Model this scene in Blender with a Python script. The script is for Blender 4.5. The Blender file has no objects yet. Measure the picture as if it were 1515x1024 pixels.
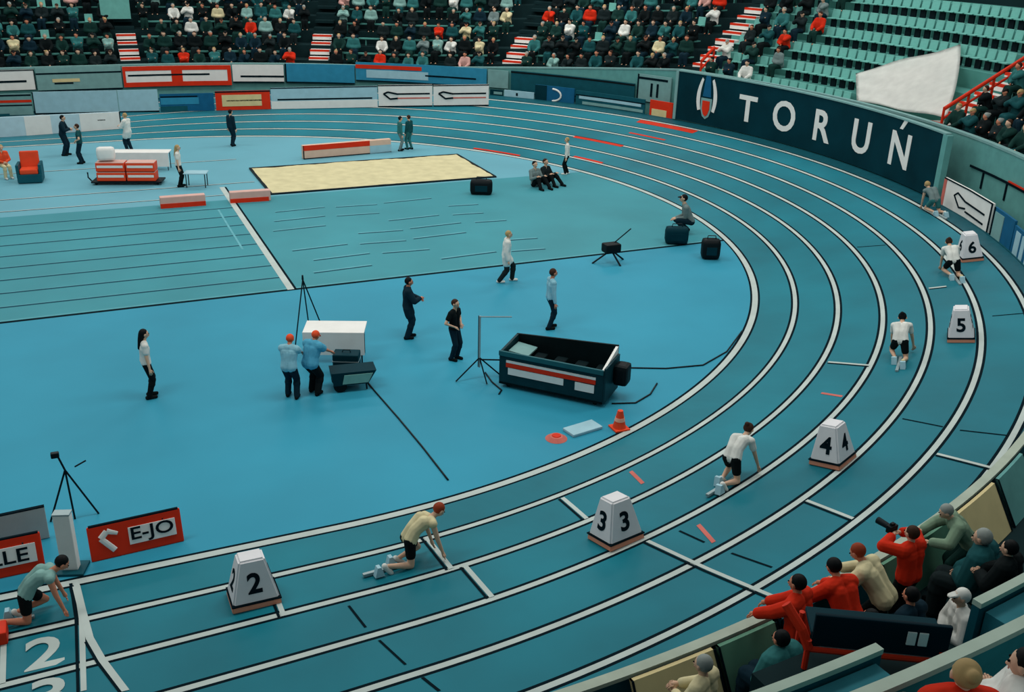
import bpy, bmesh, math, random
import numpy as np
from mathutils import Vector, Matrix
random.seed(7)
scene = bpy.context.scene
COL = scene.collection
PI = math.pi
V = Vector

# ------------------------------------------------------------------ place geometry
R0 = 18.232            # inner edge of lane one in the bend
LW = 1.14831           # lane width
NB = 6
ROUT = R0 + NB * LW
TANB = math.tan(0.18039)
XL = -13.0             # how far the straights are built

def smooth(t):
    t = max(0.0, min(1.0, t)); return t * t * (3 - 2 * t)
def bankf(th):
    return smooth((R0 * (PI / 2 - abs(th)) + 11.14) / 24.31)
def bankz(th, r):
    return max(0.0, r - R0) * TANB * bankf(th)
def pt(th, r, z=0.0):
    """stadium coordinates: th in the bend, beyond +-90 degrees along the straights"""
    if abs(th) <= PI / 2:
        return V((r * math.cos(th), r * math.sin(th), z))
    return V((-(abs(th) - PI / 2) * R0, math.copysign(r, th), z))
def frame(th):
    """outward and running direction at th"""
    a = max(-PI / 2, min(PI / 2, th))
    return V((math.cos(a), math.sin(a), 0)), V((-math.sin(a), math.cos(a), 0))
def th_of(p):
    if p.x >= 0: return math.atan2(p.y, p.x)
    return math.copysign(PI / 2 + (-p.x) / R0, p.y)

# ------------------------------------------------------------------ camera
CP = V((-3.45686, -33.57249, 10.18970))
YAW, PIT, ROL, FPX = 0.4230058, 0.4002059, 0.0267742, 1482.837
fw = V((math.sin(YAW) * math.cos(PIT), math.cos(YAW) * math.cos(PIT), -math.sin(PIT)))
rt = V((math.cos(YAW), -math.sin(YAW), 0)); up = rt.cross(fw)
rt2 = rt * math.cos(ROL) + up * math.sin(ROL); up2 = -rt * math.sin(ROL) + up * math.cos(ROL)
cam = bpy.data.cameras.new('camera'); camo = bpy.data.objects.new('camera', cam); COL.objects.link(camo)
M = Matrix.Identity(4)
for i in range(3):
    M[i][0] = rt2[i]; M[i][1] = up2[i]; M[i][2] = -fw[i]; M[i][3] = CP[i]
camo.matrix_world = M
cam.sensor_width = 36; cam.lens = FPX * 36 / 1515; cam.clip_end = 300
scene.camera = camo

# surveying: where a sight line from the photographer's seat meets a level, a cylinder or the banked track
def ray(x, y): return fw + rt2 * ((x - 757.5) / FPX) - up2 * ((y - 512) / FPX)
def at(x, y, z=0.0):
    d = ray(x, y); return CP + d * ((z - CP.z) / d.z)
def onr(x, y, r, near=False):
    d = ray(x, y); a = d.x ** 2 + d.y ** 2; b = CP.x * d.x + CP.y * d.y; c = CP.x ** 2 + CP.y ** 2 - r * r
    q = math.sqrt(max(0, b * b - a * c)); p = CP + d * ((-b - q) / a if near else (-b + q) / a)
    if not near and p.x < 0:
        p = CP + d * ((r - CP.y) / d.y)
    return p
def ontrack(x, y):
    z = 0.0
    for _ in range(40):
        p = at(x, y, z); th = th_of(p); r = math.hypot(p.x, p.y) if p.x >= 0 else abs(p.y)
        z = 0.5 * z + 0.5 * bankz(th, r)
    return th, r, p

# ------------------------------------------------------------------ materials
def lin(c): return c / 12.92 if c <= 0.04045 else ((c + 0.055) / 1.055) ** 2.4
def rgb(h):
    h = h.lstrip('#'); return tuple(lin(int(h[i:i + 2], 16) / 255) for i in (0, 2, 4))
MATS = {}
def mat(name, hexc, rough=0.75, var=0.10, scale=3.0, spec=0.10, metal=0.0):
    if name in MATS: return MATS[name]
    m = bpy.data.materials.new(name); m.use_nodes = True
    nt = m.node_tree; b = nt.nodes['Principled BSDF']
    c = rgb(hexc)
    tc = nt.nodes.new('ShaderNodeTexCoord')
    n = nt.nodes.new('ShaderNodeTexNoise'); n.inputs['Scale'].default_value = scale; n.inputs['Detail'].default_value = 4
    nt.links.new(tc.outputs['Object'], n.inputs['Vector'])
    r = nt.nodes.new('ShaderNodeValToRGB')
    r.color_ramp.elements[0].position = 0.3; r.color_ramp.elements[1].position = 0.7
    r.color_ramp.elements[0].color = (*[v * (1 - var) for v in c], 1)
    r.color_ramp.elements[1].color = (*[min(1, v * (1 + var)) for v in c], 1)
    nt.links.new(n.outputs['Fac'], r.inputs['Fac']); nt.links.new(r.outputs['Color'], b.inputs['Base Color'])
    b.inputs['Roughness'].default_value = rough; b.inputs['Specular IOR Level'].default_value = spec
    b.inputs['Metallic'].default_value = metal
    MATS[name] = m; return m

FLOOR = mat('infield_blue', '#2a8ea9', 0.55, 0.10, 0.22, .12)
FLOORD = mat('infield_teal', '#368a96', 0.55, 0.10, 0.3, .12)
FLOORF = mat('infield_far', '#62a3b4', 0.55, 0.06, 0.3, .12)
TRACK = mat('track_teal', '#0a7080', 0.5, 0.18, 0.35, .12)
LINE = mat('line_white', '#b3bfbb', 0.6, 0.08, 1.5)
INK = mat('line_edge_dark', '#03171f', 0.8, 0.1, 3, .04)
REDP = mat('red_paint', '#c8321c', 0.6, 0.1)
PINKP = mat('pink_paint', '#c56a60', 0.6, 0.1)
FAINT = mat('faint_line', '#62a5b0', 0.7, 0.1); FDARK = mat('faint_dark_line', '#0d4656', 0.7, 0.1)
WHITE = mat('white_plastic', '#e2e2de', 0.5, 0.04)
CREAM = mat('cream_panel', '#d3c391', 0.6, 0.06)
NAVY = mat('navy_panel', '#04303a', 0.6, 0.2, .8, .05)
DKTEAL = mat('dark_teal_panel', '#12505c', 0.5, 0.1)
TEALP = mat('pale_teal_panel', '#5f9a97', 0.55, 0.08)
GREYT = mat('grey_teal_panel', '#77a09f', 0.6, 0.08)
BLUEP = mat('blue_panel', '#2f87a8', 0.5, 0.08)
DBLUE = mat('deep_blue_panel', '#145a80', 0.5, 0.1)
PALEB = mat('pale_blue_panel', '#9cc3cf', 0.5, 0.06)
RED = mat('red_panel', '#d5331a', 0.5, 0.06)
ORANGE = mat('orange_red', '#e04a2a', 0.5, 0.06)
BLACK = mat('black_plastic', '#0a1418', 0.5, 0.1)
BLK2 = mat('black_metal', '#0e1c22', 0.4, 0.1)
SAND = mat('pit_sand', '#ccc49c', 0.95, 0.1, 2.0)
CONC = mat('stand_concrete', '#10282b', 0.85, 0.15, 1.0)
CONCL = mat('stand_concrete_pale', '#4f8f88', 0.85, 0.12, 1.0)
SEAT = mat('seat_teal', '#6fb3aa', 0.5, 0.08)
GREY = mat('grey_metal', '#93a5a8', 0.4, 0.06, metal=0.3)
GREEN = mat('green_teal_panel', '#5f8f78', 0.6, 0.12, 1.5)
SKIN = mat('skin_pale', '#cfa98f', 0.6, 0.06)
SKIN2 = mat('skin_ruddy', '#c98468', 0.6, 0.06)
SKIN3 = mat('skin_dark', '#8a5a44', 0.6, 0.06)
HAIRS = [mat('hair_black', '#0c1012', 0.6), mat('hair_brown', '#3a261c', 0.6), mat('hair_fair', '#a88f62', 0.6), mat('hair_grey', '#8b938f', 0.6), mat('hair_auburn', '#8c3a22', 0.6)]
CL = {k: mat('cloth_' + k, v, 0.85, 0.12, 6) for k, v in dict(
    black='#0b1416', charcoal='#182426', navy='#0d2733', green='#12332f', teal='#2f6c6c', paleteal='#7fa8a2', white='#d6d8d2', cream='#cfc59d',
    grey='#6d7f7f', red='#cc2d16', orange='#df5230', blue='#4f9fbd', paleblue='#88bccb', pink='#c99a92', brown='#46352b', olive='#55604a', darkteal='#164a4e').items()}

# ------------------------------------------------------------------ mesh helpers
def link(name, me, parent=None, mats=None):
    o = bpy.data.objects.new(name, me); COL.objects.link(o)
    if parent is not None: o.parent = parent
    if mats:
        for m in mats: me.materials.append(m)
    return o
for m_, w_ in ((FLOOR, .22), (FLOORD, .22), (FLOORF, .25), (TRACK, .26)):
    b_ = m_.node_tree.nodes['Principled BSDF']; b_.inputs['Sheen Weight'].default_value = w_; b_.inputs['Sheen Roughness'].default_value = .35; b_.inputs['Sheen Tint'].default_value = (.75, .95, 1, 1)
def done(name, bm, m, parent=None, smoothf=False, recalc=True):
    if recalc: bmesh.ops.recalc_face_normals(bm, faces=bm.faces[:])
    me = bpy.data.meshes.new(name); bm.to_mesh(me); bm.free()
    ms = m if isinstance(m, (list, tuple)) else [m]
    o = link(name, me, parent, ms)
    if smoothf:
        for p in me.polygons: p.use_smooth = True
    return o
def tag(o, label, cat, group=None, kind=None):
    o['label'] = label; o['category'] = cat
    if group: o['group'] = group
    if kind: o['kind'] = kind
    return o
def struct(o): o['kind'] = 'structure'; return o
def empty(name, mw=None):
    o = bpy.data.objects.new(name, None); COL.objects.link(o); o.empty_display_size = 0.2
    if mw is not None: o.matrix_world = mw
    return o
def pose_m(loc, ang=0.0, upv=None, fwd=None):
    if fwd is None: fwd = V((math.cos(ang), math.sin(ang), 0))
    upv = V((0, 0, 1)) if upv is None else upv.normalized()
    y = upv.cross(fwd).normalized(); x = y.cross(upv).normalized()
    m = Matrix.Identity(4)
    for i in range(3):
        m[i][0] = x[i]; m[i][1] = y[i]; m[i][2] = upv[i]; m[i][3] = loc[i]
    return m
def box(bm, c, s, mi=0, rot=None, bev=0.0):
    g = bmesh.ops.create_cube(bm, size=1.0)
    mx = Matrix.Translation(V(c)) @ (rot.to_4x4() if rot is not None else Matrix.Identity(4)) @ Matrix.Diagonal((s[0], s[1], s[2], 1))
    bmesh.ops.transform(bm, matrix=mx, verts=g['verts'])
    fs = set(f for v in g['verts'] for f in v.link_faces)
    if bev > 0:
        es = list(set(e for f in fs for e in f.edges))
        r = bmesh.ops.bevel(bm, geom=es, offset=bev, segments=2, affect='EDGES', profile=0.6)
        fs = set(r['faces']) | set(f for f in fs if f.is_valid)
    for f in fs: f.material_index = mi
def align(a, b):
    d = (b - a); q = V((0, 0, 1)).rotation_difference(d.normalized() if d.length > 1e-9 else V((0, 0, 1)))
    return Matrix.Translation((a + b) / 2) @ q.to_matrix().to_4x4(), d.length
def cone(bm, a, b, ra, rb, seg=12, mi=0):
    a = V(a); b = V(b); mx, L = align(a, b)
    g = bmesh.ops.create_cone(bm, cap_ends=True, segments=seg, radius1=ra, radius2=rb, depth=L, matrix=mx)
    for f in set(f for v in g['verts'] for f in v.link_faces): f.material_index = mi
def ball(bm, c, r, sc=(1, 1, 1), rot=None, seg=12, mi=0):
    mx = Matrix.Translation(V(c)) @ (rot.to_4x4() if rot is not None else Matrix.Identity(4)) @ Matrix.Diagonal((*sc, 1))
    g = bmesh.ops.create_uvsphere(bm, u_segments=seg, v_segments=max(6, seg * 2 // 3), radius=r, matrix=mx)
    for f in set(f for v in g['verts'] for f in v.link_faces): f.material_index = mi
def tube(bm, pts, r, seg=8, mi=0):
    pts = [V(p) for p in pts]; rings = []
    for i, p in enumerate(pts):
        d = (pts[min(i + 1, len(pts) - 1)] - pts[max(i - 1, 0)]).normalized()
        s = d.cross(V((0, 0, 1))); s = s.normalized() if s.length > 1e-3 else V((1, 0, 0)); u = s.cross(d)
        rings.append([bm.verts.new(p + s * (r * math.cos(2 * PI * k / seg)) + u * (r * math.sin(2 * PI * k / seg))) for k in range(seg)])
    for i in range(len(rings) - 1):
        for k in range(seg):
            f = bm.faces.new((rings[i][k], rings[i][(k + 1) % seg], rings[i + 1][(k + 1) % seg], rings[i + 1][k])); f.material_index = mi
    for rr in (rings[0], rings[-1]): bm.faces.new(rr).material_index = mi
def prism(bm, pts, t, mx=None, mi=0):
    """closed outline in local xz plane, thickness t along +y"""
    a = [bm.verts.new((p[0], 0, p[1])) for p in pts]; b = [bm.verts.new((p[0], t, p[1])) for p in pts]
    fs = [bm.faces.new(a), bm.faces.new(b[::-1])]
    n = len(pts)
    for i in range(n): fs.append(bm.faces.new((a[i], b[i], b[(i + 1) % n], a[(i + 1) % n])))
    for f in fs: f.material_index = mi
    if mx is not None: bmesh.ops.transform(bm, matrix=mx, verts=a + b)
def arcbox(bm, t0, t1, r0, r1, z0, z1, n=None, mi=0):
    """curved slab following the stadium; z0 and z1 may be functions of th"""
    f0 = z0 if callable(z0) else (lambda t: z0); f1 = z1 if callable(z1) else (lambda t: z1)
    n = n or max(2, int(abs(t1 - t0) / 0.05))
    rows = []
    for i in range(n + 1):
        t = t0 + (t1 - t0) * i / n
        rows.append([bm.verts.new(pt(t, r, z)) for r, z in ((r0, f0(t)), (r1, f0(t)), (r1, f1(t)), (r0, f1(t)))])
    fs = []
    for i in range(n):
        for k in range(4):
            fs.append(bm.faces.new((rows[i][k], rows[i][(k + 1) % 4], rows[i + 1][(k + 1) % 4], rows[i + 1][k])))
    fs.append(bm.faces.new(rows[0])); fs.append(bm.faces.new(rows[-1][::-1]))
    for f in fs: f.material_index = mi
_txt = {}
def text_mesh(s, size=1.0, ext=0.01, bold=0.0):
    k = (s, size, ext, bold)
    if k in _txt: return _txt[k]
    cu = bpy.data.curves.new('lettering', 'FONT'); cu.body = s; cu.size = size; cu.extrude = ext; cu.offset = bold
    cu.align_x = 'CENTER'; cu.align_y = 'CENTER'; cu.resolution_u = 4
    o = bpy.data.objects.new('lettering', cu); COL.objects.link(o)
    dg = bpy.context.evaluated_depsgraph_get()
    me = bpy.data.meshes.new_from_object(o.evaluated_get(dg))
    bpy.data.objects.remove(o); bpy.data.curves.remove(cu)
    xs = [v.co.x for v in me.vertices]; ys = [v.co.y for v in me.vertices]
    if xs:
        cx = (min(xs) + max(xs)) / 2; cy = (min(ys) + max(ys)) / 2
        for v in me.vertices: v.co.x -= cx; v.co.y -= cy
    _txt[k] = me; return me
def text(name, s, size, m, mw, parent, ext=0.008, bold=0.0, sx=1.0):
    """lettering whose local x runs right, y up, z out; mw in world space"""
    me = text_mesh(s, size, ext, bold).copy(); me.materials.clear()
    o = link(name, me, None, [m])
    o.matrix_world = mw @ Matrix.Diagonal((sx, 1, 1, 1))
    if parent is not None:
        o.parent = parent; o.matrix_parent_inverse = parent.matrix_world.inverted()
    return o
def facing_m(loc, right, upv):
    right = right.normalized(); out = right.cross(upv).normalized(); upv = out.cross(right)
    m = Matrix.Identity(4)
    for i in range(3):
        m[i][0] = right[i]; m[i][1] = upv[i]; m[i][2] = out[i]; m[i][3] = loc[i]
    return m

# ------------------------------------------------------------------ people
def ik(a, c, l1, l2, pole):
    a = V(a); c = V(c); d = c - a; L = d.length
    if L > (l1 + l2) * 0.998: d = d * ((l1 + l2) * 0.998 / L); c = a + d; L = d.length
    x = (l1 * l1 - l2 * l2 + L * L) / (2 * L); h = math.sqrt(max(0, l1 * l1 - x * x))
    n = d.normalized(); p = V(pole); p = p - n * p.dot(n); p = p.normalized() if p.length > 1e-6 else V((1, 0, 0))
    return a + n * x + p * h, c
def make_pose(pelvis, spine, feet, hands, headdir=(1, 0, 0), knee=((1, 0, 0), (1, 0, 0)), elbow=((-1, .3, -.3), (-1, -.3, -.3)),
              feetdir=((1, 0, 0), (1, 0, 0)), headup=None, curve=0.0, hipax=(0, 1, 0), shax=(0, 1, 0)):
    """index 0 left (+y), 1 right (-y); +x is forward"""
    J = {}; pel = V(pelvis); sp = V(spine).normalized(); ha = V(hipax).normalized(); sa = V(shax).normalized()
    J['pel'] = pel
    fwd = sa.cross(sp).normalized()
    J['waist'] = pel + sp * 0.17 - fwd * curve; J['chest'] = pel + sp * 0.36 - fwd * curve * 1.2
    J['neck'] = pel + sp * 0.50 - fwd * curve * 0.3
    hd = V(headdir).normalized(); hu = V(headup).normalized() if headup else None
    if hu is None:
        hu = (sp + V((0, 0, 1)) * 1.5); hu = (hu - hd * hu.dot(hd)).normalized()
    J['head'] = J['neck'] + (sp * 0.4 + hu * 0.6).normalized() * 0.185 + hd * 0.025
    J['hd'] = hd; J['hu'] = hu; J['fwd'] = fwd; J['ha'] = ha; J['sa'] = sa; J['sp'] = sp
    for i, s in ((0, 1), (1, -1)):
        J['hip%d' % i] = pel + ha * (0.088 * s) - sp * 0.02
        J['sho%d' % i] = J['neck'] + sa * (0.18 * s) - sp * 0.05
        J['kne%d' % i], J['ank%d' % i] = ik(J['hip%d' % i], feet[i], 0.43, 0.42, knee[i])
        J['elb%d' % i], J['wri%d' % i] = ik(J['sho%d' % i], hands[i], 0.29, 0.255, elbow[i])
        J['fd%d' % i] = V(feetdir[i]).normalized()
    return J
def segs(J):
    S = []
    hd, hu, sa, fwd = J['hd'], J['hu'], J['sa'], J['fwd']; he = J['head']
    S += [('head', he + hu * .02, he + hu * .025 - hd * .02, .092, .094), ('head', he - hu * .045 + hd * .03, he + hu * .0 + hd * .03, .06, .07),
          ('nose', he + hd * .092 - hu * .005, he + hd * .108 - hu * .028, .012, .017)]
    lat = hd.cross(hu)
    for s in (1, -1): S.append(('ear', he + lat * (.09 * s) + hu * .01, he + lat * (.095 * s) - hu * .025, .02, .014))
    S.append(('neck', J['neck'] - J['sp'] * .04, he - hu * .05, .062, .052))
    for i, s in ((0, 1), (1, -1)):
        c = J['chest'] + sa * (.085 * s); w = J['waist'] + (sa + J['ha']) * (.032 * s); p = J['pel'] + J['ha'] * (.075 * s)
        S += [('torso', c, w, .098, .088), ('torso', w, p, .088, .102), ('torso', c, J['neck'] + sa * (.10 * s) - J['sp'] * .045, .095, .066),
              ('torso', J['neck'] + sa * (.06 * s) - J['sp'] * .03, J['sho%d' % i], .066, .062), ('hipb', p, J['hip%d' % i], .102, .095)]
        S += [('uarm', J['sho%d' % i], J['elb%d' % i], .056, .042), ('farm', J['elb%d' % i], J['wri%d' % i], .042, .028)]
        h, k, a = J['hip%d' % i], J['kne%d' % i], J['ank%d' % i]
        S += [('thigh', h, (h + k) / 2, .092, .076), ('thigh2', (h + k) / 2, k, .076, .056)]
        back = (k - a).cross(J['ha']); cm = k + (a - k) * .3
        S += [('shin', k, cm, .056, .058), ('shin', cm, a, .058, .037)]
        f = J['fd%d' % i]; dn = V((0, 0, -1)); dn = (dn - f * dn.dot(f)).normalized()
        S.append(('foot', a + dn * .035 - f * .045, a + dn * .042 + f * .15, .04, .032))
        hv = (J['wri%d' % i] - J['elb%d' % i]).normalized() if 'hv%d' % i not in J else J['hv%d' % i]
        S.append(('hand', J['wri%d' % i], J['wri%d' % i] + hv * .085, .027, .036))
        J['hvec%d' % i] = hv
    return S
def cap(bm, a, b, ra, rb, seg=12):
    a = V(a); b = V(b)
    if (b - a).length > 1e-4: cone(bm, a, b, ra, rb, seg)
    ball(bm, a, ra, seg=seg); ball(bm, b, rb, seg=seg)
def remesh(bm, name, voxel, it=3):
    me = bpy.data.meshes.new(name); bm.to_mesh(me); bm.free()
    o = bpy.data.objects.new(name, me); COL.objects.link(o)
    md = o.modifiers.new('r', 'REMESH'); md.mode = 'VOXEL'; md.voxel_size = voxel; md.use_smooth_shade = True
    s = o.modifiers.new('s', 'SMOOTH'); s.factor = 0.5; s.iterations = it
    dg = bpy.context.evaluated_depsgraph_get()
    m2 = bpy.data.meshes.new_from_object(o.evaluated_get(dg)); m2.name = name
    bpy.data.objects.remove(o); bpy.data.meshes.remove(me)
    return m2
def fingers(J):
    bm = bmesh.new()
    for i, s in ((0, 1), (1, -1)):
        hv = J['hvec%d' % i]; w = J['wri%d' % i]
        side = hv.cross(V((0, 0, 1))); side = side.normalized() if side.length > .2 else J['fwd'].copy()
        nrm = side.cross(hv).normalized()
        curl = -nrm if nrm.z > 0 else nrm
        if abs(hv.z) > .9: curl = -J['sa'] * s
        for k, (o, L) in enumerate(((-.029, .062), (-.01, .078), (.01, .073), (.029, .06))):
            b = w + hv * .10 + side * o; m = b + hv * (L * .6) + curl * .012; e = m + hv * (L * .35) + curl * .024
            cap(bm, b, m, .0098, .009, 6); cap(bm, m, e, .009, .0078, 6)
        tb = w + hv * .04 + side * (.03 * -s); te = tb + hv * .04 + side * (.032 * -s) + curl * .01
        cap(bm, tb, te, .012, .0105, 6); cap(bm, te, te + hv * .03 + curl * .008, .0105, .009, 6)
    return bm
def hair_bm(J, style):
    bm = bmesh.new(); he, hd, hu = J['head'], J['hd'], J['hu']
    cap(bm, he + hu * .032 - hd * .024, he + hu * .022 - hd * .03, .1, .1)
    if style == 'long':
        cap(bm, he - hd * .05, he - hd * .075 - hu * .12, .085, .07); cap(bm, he - hd * .075 - hu * .12, he - hd * .1 - hu * .34, .07, .045)
    elif style == 'bun':
        ball(bm, he - hd * .12 + hu * .06, .05)
    elif style == 'cap':
        lat = hd.cross(hu); cap(bm, he + hd * .075 + hu * .05 + lat * .04, he + hd * .15 + hu * .035 + lat * .03, .02, .015); cap(bm, he + hd * .075 + hu * .05 - lat * .04, he + hd * .15 + hu * .035 - lat * .03, .02, .015)
        cap(bm, he + hd * .07 + hu * .05, he + hd * .16 + hu * .035, .02, .016)
    return bm
def person_meshes(J, top='long', bottom='trousers', hair='short', voxel=0.014, hero=True, loose=0.0, coat=False):
    S = segs(J); out = {}
    bm = bmesh.new()
    for t, a, b, ra, rb in S: cap(bm, a, b, ra, rb, 10)
    me = remesh(bm, 'body', voxel, 2)
    if hero:
        bm = bmesh.new(); bm.from_mesh(me); fb = fingers(J); tmp = bpy.data.meshes.new('f'); fb.to_mesh(tmp); fb.free(); bm.from_mesh(tmp); bpy.data.meshes.remove(tmp)
        for f in bm.faces: f.smooth = True
        bm.to_mesh(me); bm.free()
    out['body'] = me
    g = 0.018 + loose + (0.008 if not hero else 0)
    bm = bmesh.new()
    for t, a, b, ra, rb in S:
        if t == 'torso': cap(bm, a, b, ra + g, rb + g, 10)
        if t == 'hipb': cap(bm, a, a + (b - a) * .3, ra + g, rb + g, 10)
        if t == 'uarm':
            if top == 'long': cap(bm, a, b, ra + g, rb + g, 10)
            elif top == 'short': cap(bm, a, a + (b - a) * .55, ra + g, rb + g + .008, 10)
            else: cap(bm, a, a + (b - a) * .02, ra + g * .5, ra + g * .5, 10)
        if t == 'farm' and top == 'long': cap(bm, a, a + (b - a) * .93, ra + g, rb + g, 10)
        if coat and t == 'thigh': cap(bm, a, b, ra + g + .012, rb + g + .02, 10)
    out['top'] = remesh(bm, 'jacket' if top == 'long' else 'shirt', voxel, 2)
    bm = bmesh.new()
    for t, a, b, ra, rb in S:
        q = .013 + loose * .6 + (0.006 if not hero else 0)
        if t == 'hipb': cap(bm, a, b, ra + q, rb + q, 10)
        if t == 'thigh': cap(bm, a, b, ra + q, rb + q, 10)
        if t == 'thigh2' and bottom != 'shorts': cap(bm, a, b, ra + q, rb + q + .008, 10)
        if t == 'thigh2' and bottom == 'shorts': cap(bm, a, a + (b - a) * .15, ra + q, ra + q, 10)
        if t == 'shin' and bottom == 'trousers': cap(bm, a, b, ra + q, rb + q + .012, 10)
    out['bottom'] = remesh(bm, bottom, voxel, 2)
    if hair: out['hair'] = remesh(hair_bm(J, hair), 'cap' if hair == 'cap' else 'hair', voxel, 2)
    if hero:
        out['shoes'] = []
        for t, a, b, ra, rb in S:
            if t == 'foot':
                bm = bmesh.new(); cap(bm, a, b, ra + .012, rb + .012, 10); out['shoes'].append(remesh(bm, 'shoe', voxel, 2))
        out['face'] = (J['head'], J['hd'], J['hu'])
    return out
def place_person(MS, mw, look, label, cat='person', name='person', group=None):
    body = link(name, MS['body'].copy(), None, [look.get('skin', SKIN)]); body.matrix_world = mw
    top = link(MS['top'].name.split('.')[0], MS['top'].copy(), body, [look['top']])
    bot = link(MS['bottom'].name.split('.')[0], MS['bottom'].copy(), body, [look['bottom']])
    if 'hair' in MS: link(MS['hair'].name.split('.')[0], MS['hair'].copy(), body, [look.get('hair', HAIRS[0])])
    for s in MS.get('shoes', ()): link('shoe', s.copy(), body, [look.get('shoe', CL['black'])])
    if 'face' in MS:
        he, hd, hu = MS['face']; lat = hd.cross(hu)
        for s in (1, -1):
            bm = bmesh.new(); ball(bm, he + hd * .093 + hu * .018 + lat * (.032 * s), .011, seg=8); done('eye', bm, CL['black'], body, True)
        bm = bmesh.new(); cap(bm, he + hd * .095 - hu * .052 + lat * .018, he + hd * .095 - hu * .052 - lat * .018, .007, .007, 6); done('mouth', bm, CL['pink'], body, True)
    tag(body, label, cat, group)
    return body

def P_stand(arms='down', lean=0.03, stride=0.0, turn=0.0):
    pel = (0, 0, .925 - stride * .12)
    feet = ((stride * .5, .10, .08), (-stride * .5, -.10, .08))
    if arms == 'down': hands = ((.06, .27, .80), (.04, -.27, .80))
    elif arms == 'hips': hands = ((.10, .17, 1.02), (.10, -.17, 1.02))
    elif arms == 'front': hands = ((.30, .08, 1.10), (.32, -.06, 1.14))
    elif arms == 'back': hands = ((-.16, .06, .92), (-.16, -.06, .95))
    elif arms == 'reach': hands = ((.52, .16, 1.02), (.52, -.16, 1.02))
    elif arms == 'up': hands = ((.32, .12, 1.45), (.32, -.12, 1.45))
    return make_pose(pel, (lean, 0, 1), feet, hands, headdir=(1, turn, -.12),
                     elbow=((-.6, 1, -.3), (-.6, -1, -.3)) if arms in ('hips', 'front', 'up') else ((-1, .3, -.2), (-1, -.3, -.2)))
def P_bend(lean=.9, drop=.1):
    n = math.hypot(lean, 1)
    return make_pose((-.12, 0, .90 - drop), (lean, 0, 1), ((.05, .13, .08), (-.05, -.13, .08)), ((.52, .2, .98 - drop), (.55, -.16, .98 - drop)), headdir=(1, 0, -.7),
                     elbow=((-.2, 1, -.5), (-.2, -1, -.5)))
def P_sit(hands='knees', lean=.05, h=.45, turn=0.0):
    pel = (0, 0, h + .09)
    feet = ((.42, .12, .08), (.44, -.12, .08))
    if hands == 'knees': hd = ((.34, .14, h + .17), (.36, -.14, h + .17))
    elif hands == 'lap': hd = ((.22, .04, h + .2), (.24, -.05, h + .22))
    elif hands == 'clap': hd = ((.3, .03, h + .5), (.3, -.03, h + .5))
    elif hands == 'chin': hd = ((.2, .06, h + .56), (.3, -.1, h + .2))
    elif hands == 'cross': hd = ((.2, -.1, h + .36), (.22, .1, h + .4))
    return make_pose(pel, (lean, 0, 1), feet, hd, headdir=(1, turn, -.15), elbow=((-.3, 1, -.5), (-.3, -1, -.5)))
def P_start(v=0):
    """crouched in the blocks: right knee down, hands behind the line at x = 0"""
    return make_pose((-.56, 0, .50), (.86, 0, .52), ((-.72, .11, .13), (-1.0, -.11, .16)), ((-.05, .25, .17), (-.05, -.25, .17)),
                     headdir=(.75, 0, -.66), headup=(.66, 0, .75), knee=((1, .25, .3), (1, -.1, -1)), elbow=((-.6, .5, 0), (-.6, -.5, 0)),
                     feetdir=((.75, 0, -.66), (.6, 0, -.8)), curve=.085)
def P_floor():
    return make_pose((0, 0, .12), (-.15, 0, 1), ((.62, .16, .08), (.55, -.2, .08)), ((.3, .16, .42), (.28, -.18, .42)), knee=((.3, 0, 1), (.3, 0, 1)))
def P_squat():
    return make_pose((0, 0, .36), (.45, 0, 1), ((.14, .13, .08), (.06, -.13, .08)), ((.42, .06, .42), (.42, -.06, .42)), knee=((1, .3, .6), (1, -.3, .6)))

def project(p):
    d = V(p) - CP; z = d.dot(fw)
    return (757.5 + FPX * d.dot(rt2) / z, 512 - FPX * d.dot(up2) / z, z)
def inview(p, m=30):
    x, y, z = project(p); return z > 0 and -m < x < 1515 + m and -m < y < 1024 + m
THL = PI / 2 + (-XL) / R0

# ================================================================== people meshes (made first, used below)
PM = {}
def pm(key, fn, **kw):
    if key not in PM: PM[key] = person_meshes(fn(), **kw)
    return PM[key]
CROWD = [person_meshes(P_sit(h, lean, .45, t), 'long', 'trousers', hair, voxel=.036, hero=False, loose=lo + .02)
         for h, lean, t, hair, lo in (('knees', .05, 0, 'short', .0), ('lap', -.05, .3, 'long', .01), ('chin', .3, -.2, 'short', .0),
                                      ('clap', .0, .2, 'cap', .01), ('cross', .0, -.4, 'bun', .015), ('lap', .2, -.1, 'short', .02))]

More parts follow.
